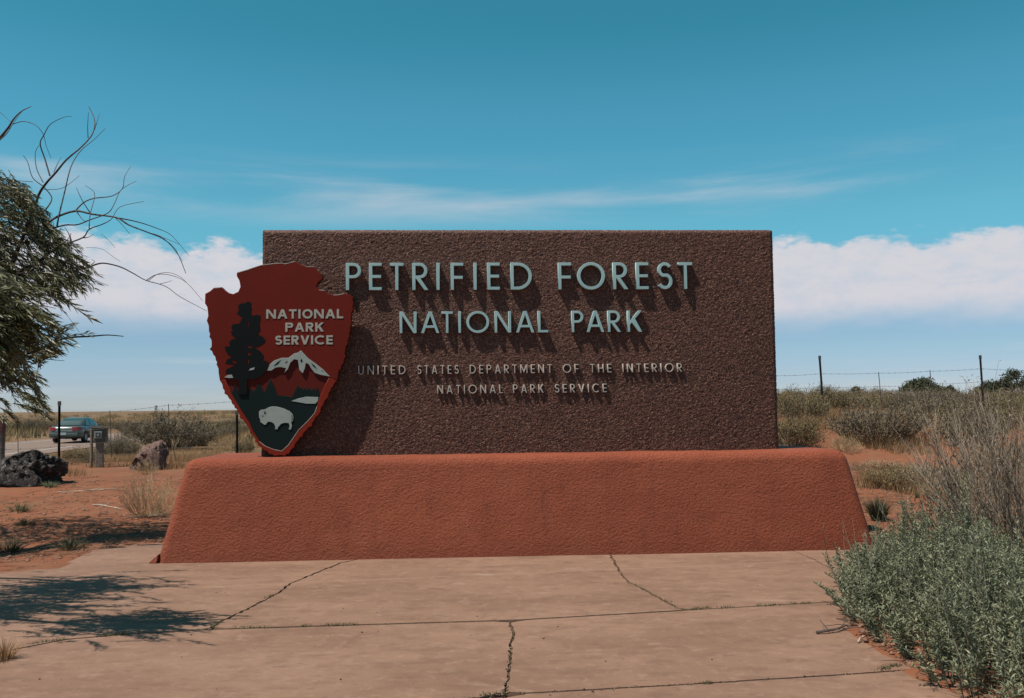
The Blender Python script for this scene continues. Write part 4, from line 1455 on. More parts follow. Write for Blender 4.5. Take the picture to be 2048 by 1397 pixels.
trunk = MB()
limb(trunk, [(0, 0, -.1), (.04, .0, .5), (.0, -.06, 1.1), (.1, -.1, 1.7)], .16, .10, 9)
trunk.build('trunk', 'bark', tree, True)
lb = MB()
tpl = lambda x, y, d=0.0: tp(x, y, d + .75)
fork = Vector((.1, -.1, 1.65))
limb(lb, [fork, (.35, -.25, 2.1), tpl(0, 915), tpl(40, 880), tpl(100, 845, .1), tpl(180, 800, .1), tpl(230, 760, .1)], .075, .016)
limb(lb, [fork, (.3, -.3, 1.9), tpl(0, 1010), tpl(22, 960), tpl(30, 910), tpl(60, 800, .1), tpl(110, 680, .15), tpl(160, 560, .1)], .07, .014)
limb(lb, [fork, (.35, -.35, 1.85), tpl(-60, 1062), tpl(0, 1050), tpl(60, 1035), tpl(130, 1015)], .05, .016)
limb(lb, [(.06, -.1, 1.4), (.4, -.4, 1.6), tpl(-40, 1300), tpl(60, 1262), tpl(130, 1226)], .05, .018)
limb(lb, [(.1, -.1, 1.6), (-.1, -.3, 2.4), tpl(-160, 500), tpl(-70, 300), tpl(0, 225)], .07, .014)
limb(lb, [fork, (-.4, -.2, 2.3), (-.6, -.3, 3.0)], .06, .02)
limb(lb, [fork, (.2, .5, 2.2), (.5, .9, 2.8)], .06, .02)
limb(lb, [tpl(230, 760, .1), tpl(205, 700, .1), tpl(205, 640)], .018, .014)
loc = lambda *q: Vector(q) - TO
limb(lb, [fork, loc(-6.4, 8.2, 2.2), loc(-5.6, 7.9, 2.6), loc(-4.9, 7.6, 2.7)], .06, .014)
limb(lb, [fork, loc(-6.6, 7.6, 2.2), loc(-5.8, 6.8, 2.55), loc(-5.0, 6.4, 2.45), loc(-4.2, 6.2, 2.3), loc(-3.75, 6.15, 2.2)], .065, .014)
limb(lb, [fork, loc(-7.5, 10.2, 2.3), loc(-7.6, 11.4, 2.8), loc(-7.2, 12.2, 3.0)], .06, .014)
lb.build('limbs', 'bark', tree, True)
dead = [
    (0, .013, [(160, 560), (180, 490), (215, 435), (260, 385), (310, 325), (380, 265), (430, 205), (440, 140), (413, 78)]),
    (.1, .008, [(160, 620), (205, 568), (238, 520), (235, 490), (200, 450), (152, 410), (130, 340), (108, 305)]),
    (-.05, .007, [(232, 400), (210, 325), (187, 252), (205, 210), (235, 160), (300, 127), (335, 125)]),
    (.05, .008, [(265, 640), (275, 583), (300, 480), (330, 360), (375, 285), (440, 230), (490, 180)]),
    (0, .005, [(200, 430), (170, 365), (165, 290), (190, 250)]), (0, .004, [(410, 225), (408, 170), (412, 105)]), (0, .004, [(440, 185), (465, 108)]),
    (0, .003, [(152, 428), (90, 424), (20, 418)]), (0, .003, [(250, 385), (270, 340), (285, 315)]), (0, .003, [(205, 465), (290, 458), (370, 400)]),
    (-.1, .012, [(0, 225), (40, 175), (65, 135), (100, 100), (145, 78)]), (-.1, .004, [(60, 160), (110, 147), (165, 165), (200, 205), (215, 260), (238, 320)]), (-.1, .004, [(-30, 85), (0, 105), (50, 150)]), (-.1, .006, [(-20, 250), (30, 205), (65, 150), (110, 90)]),
    (0, .012, [(205, 635), (260, 595), (350, 565), (430, 580), (540, 595), (600, 630), (690, 665), (760, 695), (820, 750), (865, 855)]),
    (.1, .007, [(350, 565), (390, 525), (440, 505), (520, 495), (570, 460), (580, 405), (610, 355)]), (-.05, .006, [(540, 595), (640, 615), (730, 645), (800, 680), (880, 775)]),
    (.05, .008, [(210, 655), (300, 630), (360, 628), (420, 605), (500, 575), (530, 535), (565, 465), (635, 425)]),
    (.1, .009, [(230, 760), (275, 730), (330, 710), (390, 685), (415, 650), (480, 625), (520, 600), (560, 545), (670, 520)]),
    (0, .005, [(415, 645), (420, 580), (440, 500), (432, 470), (395, 445)]), (0, .005, [(355, 565), (385, 605), (402, 612)]), (0, .006, [(330, 712), (320, 670), (300, 640)]), (0, .005, [(425, 580), (385, 520), (355, 455)]),
    (0, .005, [(390, 690), (415, 685), (435, 672)]), (0, .003, [(540, 600), (570, 630), (605, 672)]), (0, .003, [(560, 600), (620, 640), (700, 668), (790, 700), (835, 720)]), (0, .003, [(690, 665), (760, 690), (830, 770), (850, 800)]),
    (.1, .009, [(330, 830), (400, 830), (450, 812), (490, 808), (560, 825), (620, 855), (680, 888), (770, 915), (840, 965), (962, 1030)]), (.1, .004, [(680, 888), (730, 860), (800, 865), (870, 900), (945, 985)]),
    (.1, .003, [(690, 890), (735, 858), (790, 852), (840, 872), (875, 905)]), (.1, .003, [(740, 905), (780, 895), (800, 888)]), (0, .006, [(360, 830), (395, 850), (440, 885), (505, 912)]), (0, .004, [(425, 815), (440, 800), (425, 790)]),
    (0, .009, [(100, 1025), (130, 1015), (190, 1005), (260, 1018)]), (0, .015, [(130, 1226), (200, 1200), (270, 1165), (340, 1152), (420, 1148), (500, 1142), (575, 1148)]),
    (0, .008, [(120, 1240), (160, 1250), (220, 1255), (300, 1262)]), (0, .006, [(170, 1250), (220, 1230), (270, 1232)]), (0, .005, [(300, 1160), (330, 1178), (350, 1187)]), (0, .005, [(200, 1205), (235, 1212), (262, 1207)]),
    (0, .0015, [(255, 960), (285, 1015), (320, 1060), (370, 1130)]), (0, .0015, [(215, 960), (220, 1020), (215, 1060)]), (0, .0015, [(400, 735), (470, 740), (530, 780), (560, 800)]), (0, .0015, [(470, 670), (510, 705), (535, 735)])]
db = MB()
rd = random.Random(8)
for dy, r0, pts in dead:
    ph = rd.uniform(0, 6)
    q = [tp(x, y, dy * 1.5 + .75 + max(0, x - 250) / 700 * 1.0 + .2 * math.sin(ph + i * .7)) for i, (x, y) in enumerate(pts)]
    limb(db, q, r0 * 1.5, max(.0022, r0 * .33), 5, 4)
db.build('dead_branches', 'deadwood', tree, True)


def sprays(seed):
    rg = random.Random(seed)
    mb = MB(); LP, LD, LL = [], [], []
    zones = [([(0, 358), (45, 362), (62, 398), (95, 430), (120, 470), (150, 500), (182, 540), (165, 566), (150, 590), (110, 600), (60, 575), (30, 600), (0, 640), (-60, 640), (-60, 350)], 560, (1, -.5)),
             ([(-420, 300), (-60, 340), (-60, 650), (-420, 640)], 240, (.7, -.45)),
             ([(0, 655), (55, 650), (60, 690), (50, 730), (75, 770), (88, 812), (50, 800), (30, 770), (0, 760), (-60, 780), (-60, 650)], 260, (.9, -.6)),
             ([(-420, 640), (-60, 660), (-60, 800), (-420, 780)], 130, (.6, -.5)),
             ([(20, 712), (60, 700), (95, 690), (110, 700), (70, 735), (30, 750)], 40, (.8, .35))]
    for poly, n, dr in zones:
        xs = [q[0] for q in poly]; ys = [q[1] for q in poly]
        c = 0
        while c < n:
            x, y = rg.uniform(min(xs), max(xs)), rg.uniform(min(ys), max(ys))
            if not in_poly(np.array([x]), np.array([y]), poly)[0]:
                continue
            # leave a few gaps where the sky shows
            if vnoise(x * .02 + 3, y * .026 + 1) < -.26:
                c += .3
                continue
            c += 1
            o = at_y(x, y, TREE_Y + .25 + abs(rg.gauss(.2, .7))) - TO
            d = Vector((dr[0] + rg.gauss(0, .35), rg.gauss(0, .55), dr[1] + rg.gauss(0, .35))).normalized()
            ln = rg.uniform(.24, .50)
            o = o - d * ln * .6
            grow(mb, o, d, ln, rg, LP, LD, LL)
    for (cx_, cy_, cz_, rx_, ry_, rz_, n) in ((-5.25, 7.55, 2.6, .66, .50, .32, 330), (-5.35, 6.75, 2.6, .78, .50, .32, 300), (-3.98, 6.22, 2.3, .50, .36, .25, 260), (-7.6, 11.9, 2.8, .9, .8, .4, 170), (-7.4, 8.0, 3.0, 1.0, .9, .5, 120)):
        for _ in range(n):
            v = Vector((rg.gauss(0, .5), rg.gauss(0, .5), rg.gauss(0, .5)))
            o = Vector((cx_ + v.x * rx_, cy_ + v.y * ry_, cz_ + v.z * rz_))
            grow(mb, o - TO, Vector((1 + rg.gauss(0, .25), rg.gauss(0, .3), -.35 + rg.gauss(0, .25))).normalized(), rg.uniform(.25, .5), rg, LP, LD, LL)
    # leafy shoots along the low branch
    for (x0, y0, x1, y1) in ((130, 1170, 230, 1062), (170, 1180, 345, 1065), (200, 1180, 340, 1078), (220, 1195, 330, 1095), (250, 1170, 300, 1100), (280, 1160, 425, 1122), (140, 1200, 200, 1130), (150, 1215, 210, 1150), (110, 1190, 160, 1110), (240, 1180, 345, 1180)):
        a, b = tp(x0, y0), tp(x1, y1)
        grow(mb, a, (b - a).normalized(), (b - a).length, rg, LP, LD, LL, 24)
    for (x0, y0, x1, y1) in ((60, 1330, 170, 1370), (40, 1380, 140, 1440), (90, 1400, 190, 1470), (60, 1460, 200, 1500), (100, 1480, 235, 1520), (130, 1300, 200, 1360), (20, 1300, 110, 1340), (0, 1480, 80, 1540), (-30, 1420, 40, 1475), (-60, 1500, 30, 1535), (120, 1420, 225, 1480)):
        a, b = tp(x0, y0, rg.uniform(-.1, .2)), tp(x1, y1, rg.uniform(-.1, .2))
        grow(mb, a, (b - a).normalized(), (b - a).length, rg, LP, LD, LL, 30)
        grow(mb, a, (b - a + Vector((0, .05, .03))).normalized(), (b - a).length * .8, rg, LP, LD, LL, 22)
    mb.build('fine_twigs', 'bark', tree)['kind'] = 'stuff'
    r2 = np.random.default_rng(seed)
    LL = np.array(LL)
    V, Ft = leaf_arrays(LP, LD, LL, LL * .15, r2, .2, .12)
    link('foliage', np_mesh('foliage', V, Ft=Ft), 'leaf', tree)


def grow(mb, o, d, ln, rg, LP, LD, LL, k=None):
    droop = Vector((0, 0, -.22 * ln))
    m_ = o + d * ln * .5 + Vector((0, 0, .03 * ln)); e = o + d * ln + droop * .5
    mb.tube([o, m_, e], [.005, .0035, .0015], 3)
    k = k or int(18 + ln * 30)
    for j in range(k):
        s = .1 + .9 * j / k
        p = o.lerp(m_, s * 2) if s < .5 else m_.lerp(e, s * 2 - 1)
        sd = Vector((rg.gauss(0, .42), rg.gauss(0, .42), rg.gauss(-.12, .36)))
        LP.append(tuple(p)); LD.append(tuple(d + sd + Vector((.25, 0, -.1)))); LL.append(rg.uniform(.06, .105))


sprays(5)

# ------------------------------------------------------------------ junipers on the skyline right
def juniper(px, top, wpx, Y, label, seed, sink=0.0):
    x = at_y(px, 790, Y).x; z0 = tz(x, Y)
    zt = at_y(px, top, Y).z
    H = zt - z0; Wd = wpx * Y / F_PX
    rg = np.random.default_rng(seed)
    o = empty('juniper_tree', (x, Y, z0), 0, label, 'tree', 'junipers on the skyline right of the sign')
    mb = MB()
    for a in range(5):
        t = a * 1.256 + .4
        mb.tube([(0, 0, -.1), (math.cos(t) * Wd * .1, math.sin(t) * Wd * .1, H * .35), (math.cos(t) * Wd * .28, math.sin(t) * Wd * .28, H * .72)], [.09, .06, .025], 5)
    mb.build('trunk', 'bark', o)
    n_c = 34
    P = []
    for c in range(n_c):
        an, q = rg.uniform(0, 6.28), math.sqrt(rg.random())
        zc = H * (.30 + .62 * (1 - q * q * .75) * rg.uniform(.5, 1.0))
        cc = np.array([math.cos(an) * q * Wd * .44, math.sin(an) * q * Wd * .44, zc])
        P.append(cc + rg.normal(size=(110, 3)) * np.array([Wd * .055, Wd * .055, H * .055]))
    P = np.concatenate(P)
    D = rg.normal(size=P.shape) + np.array([0, 0, .7])
    V, Ft = leaf_arrays(P, D, .16 * rg.uniform(.6, 1.2, len(P)), .05, rg)
    link('crown', np_mesh('crown', V, Ft=Ft), 'juniper', o)


juniper(1842, 754, 84, 46, 'rounded dark green juniper on the skyline between two right fence posts', 1)
juniper(2036, 737, 110, 48, 'largest dark juniper on the skyline at the right frame edge', 2)
juniper(1985, 760, 70, 52, 'low dark juniper on the skyline just right of the far right post', 3)
juniper(1712, 774, 34, 60, 'tiny dark juniper on the skyline nearer the slab', 4)
juniper(1890, 770, 50, 56, 'small low juniper on the skyline right of the rounded juniper', 6)

# ------------------------------------------------------------------ wire fence
FA, FB = Vector((-9.3, 18.5, 0)), Vector((7.57, 22.0, 0))
fdir = (FB - FA).normalized()


def fence_at(px):
    d = ray(px, 800)
    n = Vector((-fdir.y, fdir.x, 0))
    t = (FA - EYE).dot(n) / d.dot(n)
    q = EYE + d * t
    return Vector((q.x, q.y, tz(q.x, q.y)))


fence = empty('wire_fence', fence_at(1643), 0, 'barbed wire fence on dark steel posts running behind the sign', 'fence')
FO = Vector(fence.location)
posts = {}
for px, top, lean in ((119, 803, .012), (474, 822, .015), (1642, 712, .045), (1964, 711, .03)):
    q = fence_at(px); zt = (EYE + ray(px, top) * ((q.y) / ray(px, top).y)).z
    posts[px] = (q, zt)
    h = zt - q.z
    mb = MB()
    a, b = q - FO + Vector((lean * h, 0, -.2)), q - FO + Vector((0, 0, h - .09))
    mb.tube([a, b], .0, 3)
    mb.v, mb.f = [], []
    for w_, t_ in ((.050, .008), (.008, .046)):                     # T section
        base = len(mb.v)
        oy = 0 if w_ > t_ else -.023
        for pnt in (a, b):
            for dx, dy in ((-1, -1), (1, -1), (1, 1), (-1, 1)):
                mb.v.append((pnt.x + dx * w_ / 2, pnt.y + dy * t_ / 2 + oy, pnt.z))
        for f in ((3, 2, 1, 0), (4, 5, 6, 7), (0, 1, 5, 4), (1, 2, 6, 5), (2, 3, 7, 6), (3, 0, 4, 7)):
            mb.f.append(tuple(base + i for i in f))
    po = mb.build('post', 'tpost', fence)
    MB().box((b.x, b.y, b.z + .046), (.053, .045, .09)).build('post_cap', 'tpost_tip', po)
# weathered wooden post at the frame edge
q = fence_at(3); zt = (EYE + ray(3, 840) * (q.y / ray(3, 840).y)).z
wp = MB(); wp.tube([q - FO + Vector((-.01, 0, -.2)), q - FO + Vector((0, .01, (zt - q.z) * .6)), q - FO + Vector((.01, 0, zt - q.z))], [.085, .08, .078], 9, True)
w_o = wp.build('wooden_post', 'wood', fence); w_o['label'] = 'weathered wooden fence post with faded red top'
MB().tube([q - FO + Vector((.008, 0, zt - q.z - .26)), q - FO + Vector((.0105, 0, zt - q.z + .006))], [.083, .081], 9, True).build('painted_top', 'wood_red', w_o)


def wire_z(px, y_at):
    q = fence_at(px)
    return Vector((q.x, q.y, (EYE + ray(px, y_at) * (q.y / ray(px, y_at).y)).z))


# height of the top strand as traced, lower strands follow it
trace = [(-120, 848), (0, 838), (118, 833), (220, 824), (337, 811), (474, 803), (900, 782), (1300, 764), (1560, 752), (1642, 748), (1759, 747), (1862, 743), (1963, 738), (2100, 743)]
drops = (0.0, 0.33, 0.62, 0.90)
for k, dz in enumerate(drops):
    pts = []
    for (x0, y0), (x1, y1) in zip(trace, trace[1:]):
        for j in range(4):
            t = j / 4
            w_ = wire_z(x0 + (x1 - x0) * t, y0 + (y1 - y0) * t)
            pts.append(w_ - FO + Vector((0, -.012, -dz - .012 * math.sin(math.pi * t))))
    pts.append(wire_z(*trace[-1]) - FO + Vector((0, -.012, -dz)))
    mb = MB(); mb.tube(pts, .0030, 4)
    wi = mb.build('wire', 'wire', fence)
    bb = MB(); rd = random.Random(k)
    for a, b in zip(pts, pts[1:]):
        L = (b - a).length; n = int(L / .14)
        for j in range(n):
            c = a.lerp(b, (j + .5) / n)
            for sgn_ in (1, -1):
                dv = Vector((rd.uniform(-.4, .4), rd.uniform(-.6, .6), sgn_)).normalized() * .022
                bb.tube([c - dv * .6, c + dv], .0022, 3)
    o = bb.build('barbs', 'wire', wi); o['kind'] = 'stuff'
for px, top, ln in ((35, 838, .95), (220, 824, .95), (337, 811, 1.15), (1759, 747, .95), (1862, 743, .95)):
    w_ = wire_z(px, top) - FO
    MB().tube([w_ + Vector((0, 0, .03)), w_ + Vector((.03, 0, -ln * .5)), w_ + Vector((.05 + (.12 if px == 337 else 0), 0, -ln))], .009, 4, True).build('stay', 'wire', fence)

# ------------------------------------------------------------------ meter box on its posts
p = on_ground(199, 936); s = p.y / F_PX
mt = empty('meter_box', p, 0.25, 'olive-grey utility meter box on a short wooden post by the road', 'meter box')
MB().box((0, 0, .30), (.17, .15, .66)).build('post', 'wood', mt, bevel=.01)
bx_ = MB().box((.02, 0, .78), (.30, .22, .36)).build('enclosure', 'meter', mt, bevel=.012)
MB().box((.02, -.005, .972), (.34, .27, .03)).build('lid', 'meter', mt, bevel=.006)
fr = MB().box((-.02, -.118, .80), (.17, .03, .17)).build('meter_frame', 'meter_pale', mt, bevel=.006)
MB().box((-.02, -.1345, .80), (.11, .012, .11)).build('meter_glass', 'meter_dark', fr)
MB().box((-.02, -.142, .80), (.045, .008, .055)).build('meter_dial', 'meter_pale', fr)
MB().tube([(-.19, 0, -.15), (-.185, 0, .96)], .035, 7, True).build('stake', 'wood', mt)
MB().box((-.05, .0, 1.003), (.34, .05, .035)).build('cross_board', 'wood', mt)

# ------------------------------------------------------------------ rocks
def rock(name, pos, size, mat, label, seed, rough=.35):
    bm = bmesh.new()
    bmesh.ops.create_icosphere(bm, subdivisions=6, radius=1)
    co = np.array([v.co[:] for v in bm.verts])
    co = np.sign(co) * np.abs(co) ** .72
    n = fbm(co[:, 0] * 1.3 + seed, co[:, 1] * 1.3 + co[:, 2] * 1.7, 3) * rough
    n2 = fbm(co[:, 0] * 5 + co[:, 2] * 4 + seed, co[:, 1] * 5 - co[:, 2] * 3, 5) * rough * .9
    n2 = n2 + fbm(co[:, 0] * 13 - co[:, 2] * 9 + seed, co[:, 1] * 13 + co[:, 2] * 11, 3) * .10
    co = co * (1 + n + n2)[:, None]
    # broken faces
    rg = np.random.default_rng(seed)
    for k in range(9):
        d = rg.normal(size=3); d[2] = abs(d[2]); d /= np.linalg.norm(d); lim = rg.uniform(.75, 1.05)
        ex = np.maximum(co @ d - lim, 0); co -= ex[:, None] * d * .85
    co[:, 2] = np.where(co[:, 2] < -.25, -.25 + (co[:, 2] + .25) * .2, co[:, 2])
    co[:, 2] = (co[:, 2] + .30)
    co[:, 2] /= co[:, 2].max()
    co[:, 0] /= np.abs(co[:, 0]).max(); co[:, 1] /= np.abs(co[:, 1]).max()
    for v, c in zip(bm.verts, co):
        v.co = (c[0] * size[0] / 2, c[1] * size[1] / 2, c[2] * size[2] - .04)
    me = bpy.data.meshes.new(name); bm.to_mesh(me); bm.free()
    o = link(name, me, mat, None, True)
    o.location = pos
    return tag(o, label, 'rock')


p = on_ground(42, 970); s = p.y / F_PX
rock('boulder', p, (178 * s, 130 * s, 74 * s), 'lava', 'dark pitted lava boulder at the left edge under the tree', 4, .42)
p = on_ground(295, 940); s = p.y / F_PX
rock('boulder', p, (82 * s, 70 * s, 62 * s), 'petrified', 'reddish-pink rough rock in front of the broad grey shrub', 9, .5)

# ------------------------------------------------------------------ car on the road
def make_car():
    c0 = on_z(127, 887, -0.45)
    hd = math.atan2(.111, 1.0)
    car = empty('sedan_car', (c0.x, c0.y, -0.449), hd, 'grey-green four-door sedan seen from behind on the road at left', 'car')
    L, HW = 5.05, .925
    ys = np.concatenate([[0, .06, .16, .3, .5], np.linspace(.6, 1.45, 12), np.linspace(1.6, 3.5, 8), np.linspace(3.62, 4.42, 12), [4.6, 4.8, 4.95, 5.05]])
    V, Q = [], []
    ring = 14
    for y in ys:
        e = min(y, L - y)
        wdt = HW * (1 - .16 * math.exp(-(e / .22) ** 1.2) - (.05 if y < .01 else 0))
        belt = .98 if y < 1.1 else (.98 + .0 * y if y < 3.4 else .98 - .20 * ((y - 3.4) / 1.65) ** 1.5)
        if y < .12:
            belt = .80 + .18 * math.sqrt(y / .12)
        zb = .24 + .10 * math.exp(-(e / .3) ** 2)
        arch = 0
        for wy in (1.03, 3.98):
            if abs(y - wy) < .40:
                arch = max(arch, .33 + math.sqrt(.40 ** 2 - (y - wy) ** 2) * .98)
        zs = max(zb, arch)
        half = [(0, zb), (wdt * .72, zb), (wdt * .93, max(zb + .02, zs - .02)), (wdt * .985, zs + .04), (wdt, max(.55, zs + .06)), (wdt * .985, max(.74, zs + .08)), (wdt * .93, belt - .05), (wdt * .80, belt)]
        full = half + [(-x, z) for x, z in half[1:-1][::-1]] if False else half + [(-x, z) for x, z in half[::-1][:-1]]
        V += [(x, y, z) for x, z in full]
    n = 15
    for i in range(len(ys) - 1):
        for k in range(n):
            k2 = (k + 1) % n
            Q.append((i * n + k, i * n + k2, (i + 1) * n + k2, (i + 1) * n + k))
    bm = bmesh.new()
    vv = [bm.verts.new(v) for v in V]
    for q in Q:
        bm.faces.new([vv[i] for i in q])
    bm.faces.new([vv[i] for i in range(n)]); bm.faces.new([vv[(len(ys) - 1) * n + i] for i in range(n)][::-1])
    bmesh.ops.recalc_face_normals(bm, faces=bm.faces)
    me = bpy.data.meshes.new('body'); bm.to_mesh(me); bm.free()
    link('body', me, 'car', car, True)
    # cabin: stations front to back  (y, half width, z)
    def shell(st, name, mat, par, grow=0.0):
        V, Q = [], []
        for (y, w0, z0, w1, z1) in st:
            V += [(-w0 - grow, y, z0), (-w1 - grow, y, z1 - .05), (-w1 * .82, y, z1 + grow), (w1 * .82, y, z1 + grow), (w1 + grow, y, z1 - .05), (w0 + grow, y, z0)]
        for i in range(len(st) - 1):
            for k in range(5):
                Q.append((i * 6 + k, i * 6 + k + 1, (i + 1) * 6 + k + 1, (i + 1) * 6 + k))
        Q.append((0, 1, 2, 3)); Q.append((0, 3, 4, 5))
        me = bpy.data.meshes.new(name); me.from_pydata(V, [], Q); me.update()
        return link(name, me, mat, par, True)
    st = [(.72, .70, .955, .69, 1.03), (1.05, .74, .96, .66, 1.22), (1.45, .77, .96, .62, 1.40), (1.9, .79, .96, .61, 1.475), (2.5, .79, .96, .61, 1.48), (2.95, .78, .96, .60, 1.42), (3.35, .77, .96, .62, 1.22), (3.75, .74, .94, .69, 1.0)]
    cab = shell(st, 'cabin', 'car', car)
    rw = MB(); rw.v = [(-.60, .80, 1.045), (.60, .80, 1.045), (.50, 1.44, 1.41), (-.50, 1.44, 1.41)]; rw.f = [(0, 1, 2, 3)]
    rwn = rw; nrm = Vector((0, -.5, .86)).normalized() * .012
    rw.v = [tuple(Vector(v) + nrm) for v in rw.v]
    rw.build('rear_window', 'car_glass', car)
    for sx in (1, -1):
        for poly in ([(1.30, 1.00), (2.0, 1.00), (2.0, 1.40), (1.62, 1.385)], [(2.08, 1.00), (3.1, 1.00), (2.78, 1.36), (2.08, 1.40)]):
            sw_ = MB()
            sw_.v = [(sx * ((.79 - (z - .96) / .5 * .18) + .012), y, z) for y, z in poly]
            sw_.f = [(0, 1, 2, 3) if sx > 0 else (3, 2, 1, 0)]
            sw_.build('side_window', 'car_glass', car)
        MB().box((sx * .925, 1.75, .80), (.02, .16, .025)).build('door_handle', 'car', car)
        MB().box((sx * .99, 3.0, 1.0), (.2, .1, .13)).build('side_mirror', 'car', car, bevel=.02)
        # tail lamp wraps the corner
        tl = MB()
        zz = (.74, .93)
        prof = [(.46, -.012), (.66, .0), (.80, .05), (.875, .18), (.895, .34)]
        for z in zz:
            for x, y in prof:
                tl.v.append((sx * (x + (.012 if y > .04 else 0)), y - (.012 if z < .8 else -.01), z))
        for i in range(4):
            f = (i, i + 1, i + 6, i + 5)
            tl.f.append(f if sx > 0 else f[::-1])
        tl.build('tail_lamp', 'tail', car)
        for wy in (1.03, 3.98):
            wh = empty('wheel', (0, 0, 0)); wh.parent = car; wh.location = (sx * .80, wy, .33)
            prof = [(-.11, .19), (-.11, .28), (-.095, .32), (-.05, .333), (.05, .333), (.095, .32), (.11, .28), (.11, .21)]
            def lathe(prof, nseg=22):
                mb = MB()
                for k in range(nseg):
                    a = 2 * math.pi * k / nseg
                    for x, r_ in prof:
                        mb.v.append((x * sx, math.cos(a) * r_, math.sin(a) * r_))
                m_ = len(prof)
                for k in range(nseg):
                    k2 = (k + 1) % nseg
                    for i in range(m_ - 1):
                        mb.f.append((k * m_ + i, k * m_ + i + 1, k2 * m_ + i + 1, k2 * m_ + i))
                return mb
            lathe(prof).build('tyre', 'tyre', wh, True)
            lathe([(.10, .212), (.085, .20), (.06, .16), (.075, .05), (.08, .001)]).build('rim', 'rim', wh, True)
    MB().box((0, -.035, .50), (1.62, .10, .20)).build('rear_bumper', 'car', car, bevel=.04)
    MB().box((0, .008, .715), (.95, .05, .028)).build('boot_trim', 'chrome', car)
    MB().box((0, -.09, .555), (.32, .012, .15)).build('number_plate', 'plate', car)
    MB().box((0, 2.4, .30), (1.4, 3.6, .14)).build('underbody', 'tyre', car)
    return car


make_car()

# ------------------------------------------------------------------ loose ground cover
def scatter(n, fn):
    out = []
    rg = random.Random(99)
    while len(out) < n:
        q = fn(rg)
        if q:
            out.append(q)
    return np.array(out)


def blades(P, h, wdt, lean, seed):
    rg = np.random.default_rng(seed)
    n = len(P)
    an = rg.uniform(0, 6.28, n); a2 = rg.uniform(0, 6.28, n)
    hh = h * rg.uniform(.5, 1.2, n)
    sd = np.stack([np.cos(an), np.sin(an) * .5, 0 * an], 1) * (wdt / 2)
    t_ = P + np.stack([np.cos(a2) * hh * lean * rg.random(n) + .08 * hh, np.sin(a2) * hh * lean * rg.random(n), hh], 1)
    V = np.stack([P - sd, P + sd, t_], 1).reshape(-1, 3)
    return V, np.arange(3 * n).reshape(-1, 3)


def clump_points(n, rg, region, sd, per):
    C = []
    while len(C) < n // per:
        x, y = region(rg)
        rx = road_x(y)
        if rx - 7.2 < x < rx + 2.2 and y > 14:
            continue
        C.append((x, y))
    C = np.array(C)
    P = np.repeat(C, per, 0) + rg.normal(scale=sd, size=(len(C) * per, 2))
    return P


def reg(tlo, thi, y0, y1, pw=1.0):
    def f(rg):
        while True:
            y = y0 + (y1 - y0) * rg.random() ** pw
            t = rg.uniform(tlo, thi); x = t * y
            if fbm(x * .45 + 7, y * .45, 2) > -.16 and not (2.2 < x < 9 and y < 13.2) and not (y < 20 and x > 4 and fbm(x * .5 + 1.7, y * .5 + 3, 2) < .12):
                return x, y
    return f


rgn = np.random.default_rng(31)
for nm, lbl, region, n, per, sd, h_, w_ in (
        ('dry_grass', 'dry golden grass on the sandy rise right of the sign', reg(.26, .66, 12.5, 36, 1.2), 90000, 34, .10, .26, .009),
        ('dry_grass', 'dry golden grass on the plain left of the sign', reg(-.66, -.22, 17.5, 44, 1.3), 60000, 34, .11, .22, .009),
        ('dry_grass', 'dry grass and low scrub on the far plain', reg(-.9, .0, 44, 220, 1.7), 60000, 40, .35, .50, .03)):
    P = clump_points(n, rgn, region, sd, per)
    z = terrain(P[:, 0], P[:, 1])
    V, Ft = blades(np.stack([P[:, 0], P[:, 1], z - .01], 1), h_, w_, .7, n)
    tag(link(nm, np_mesh(nm, V, Ft=Ft), 'straw'), lbl, 'grass', None, 'stuff')
# distant scrub that reads as one grey-green mass
P = clump_points(90000, rgn, reg(-1.0, .75, 48, 420, 1.5), .55, 60)
z = terrain(P[:, 0], P[:, 1])
V, Ft = blades(np.stack([P[:, 0], P[:, 1], z - .02], 1), .75, .07, .9, 17)
tag(link('distant_scrub', np_mesh('distant_scrub', V, Ft=Ft), 'twig_olive'), 'grey-green desert scrub covering the far plain', 'scrub', None, 'stuff')

# litter: stones and dead sticks on the red soil, crumbs in the cracks, weeds in the joints
octa = np.array([(1, 0, 0), (-1, 0, 0), (0, 1, 0), (0, -1, 0), (0, 0, 1), (0, 0, -1)], float)
octf = np.array([(0, 2, 4), (2, 1, 4), (1, 3, 4), (3, 0, 4), (2, 0, 5), (1, 2, 5), (3, 1, 5), (0, 3, 5)])


def stones(P, r0, r1, seed):
    rg = np.random.default_rng(seed)
    n = len(P)
    r = (r0 + (r1 - r0) * rg.random(n) ** 3)[:, None, None]
    V = octa[None] * r * rg.uniform(.6, 1.3, (n, 6, 1)) * np.array([1, 1, .6])
    a = rg.uniform(0, 6.28, n)
    X = V[..., 0] * np.cos(a)[:, None] - V[..., 1] * np.sin(a)[:, None]; Y = V[..., 0] * np.sin(a)[:, None] + V[..., 1] * np.cos(a)[:, None]
    V = np.stack([X, Y, V[..., 2]], -1) + P[:, None, :]
    Fc = (np.arange(n) * 6)[:, None, None] + octf[None]
    return V.reshape(-1, 3), Fc.reshape(-1, 3)


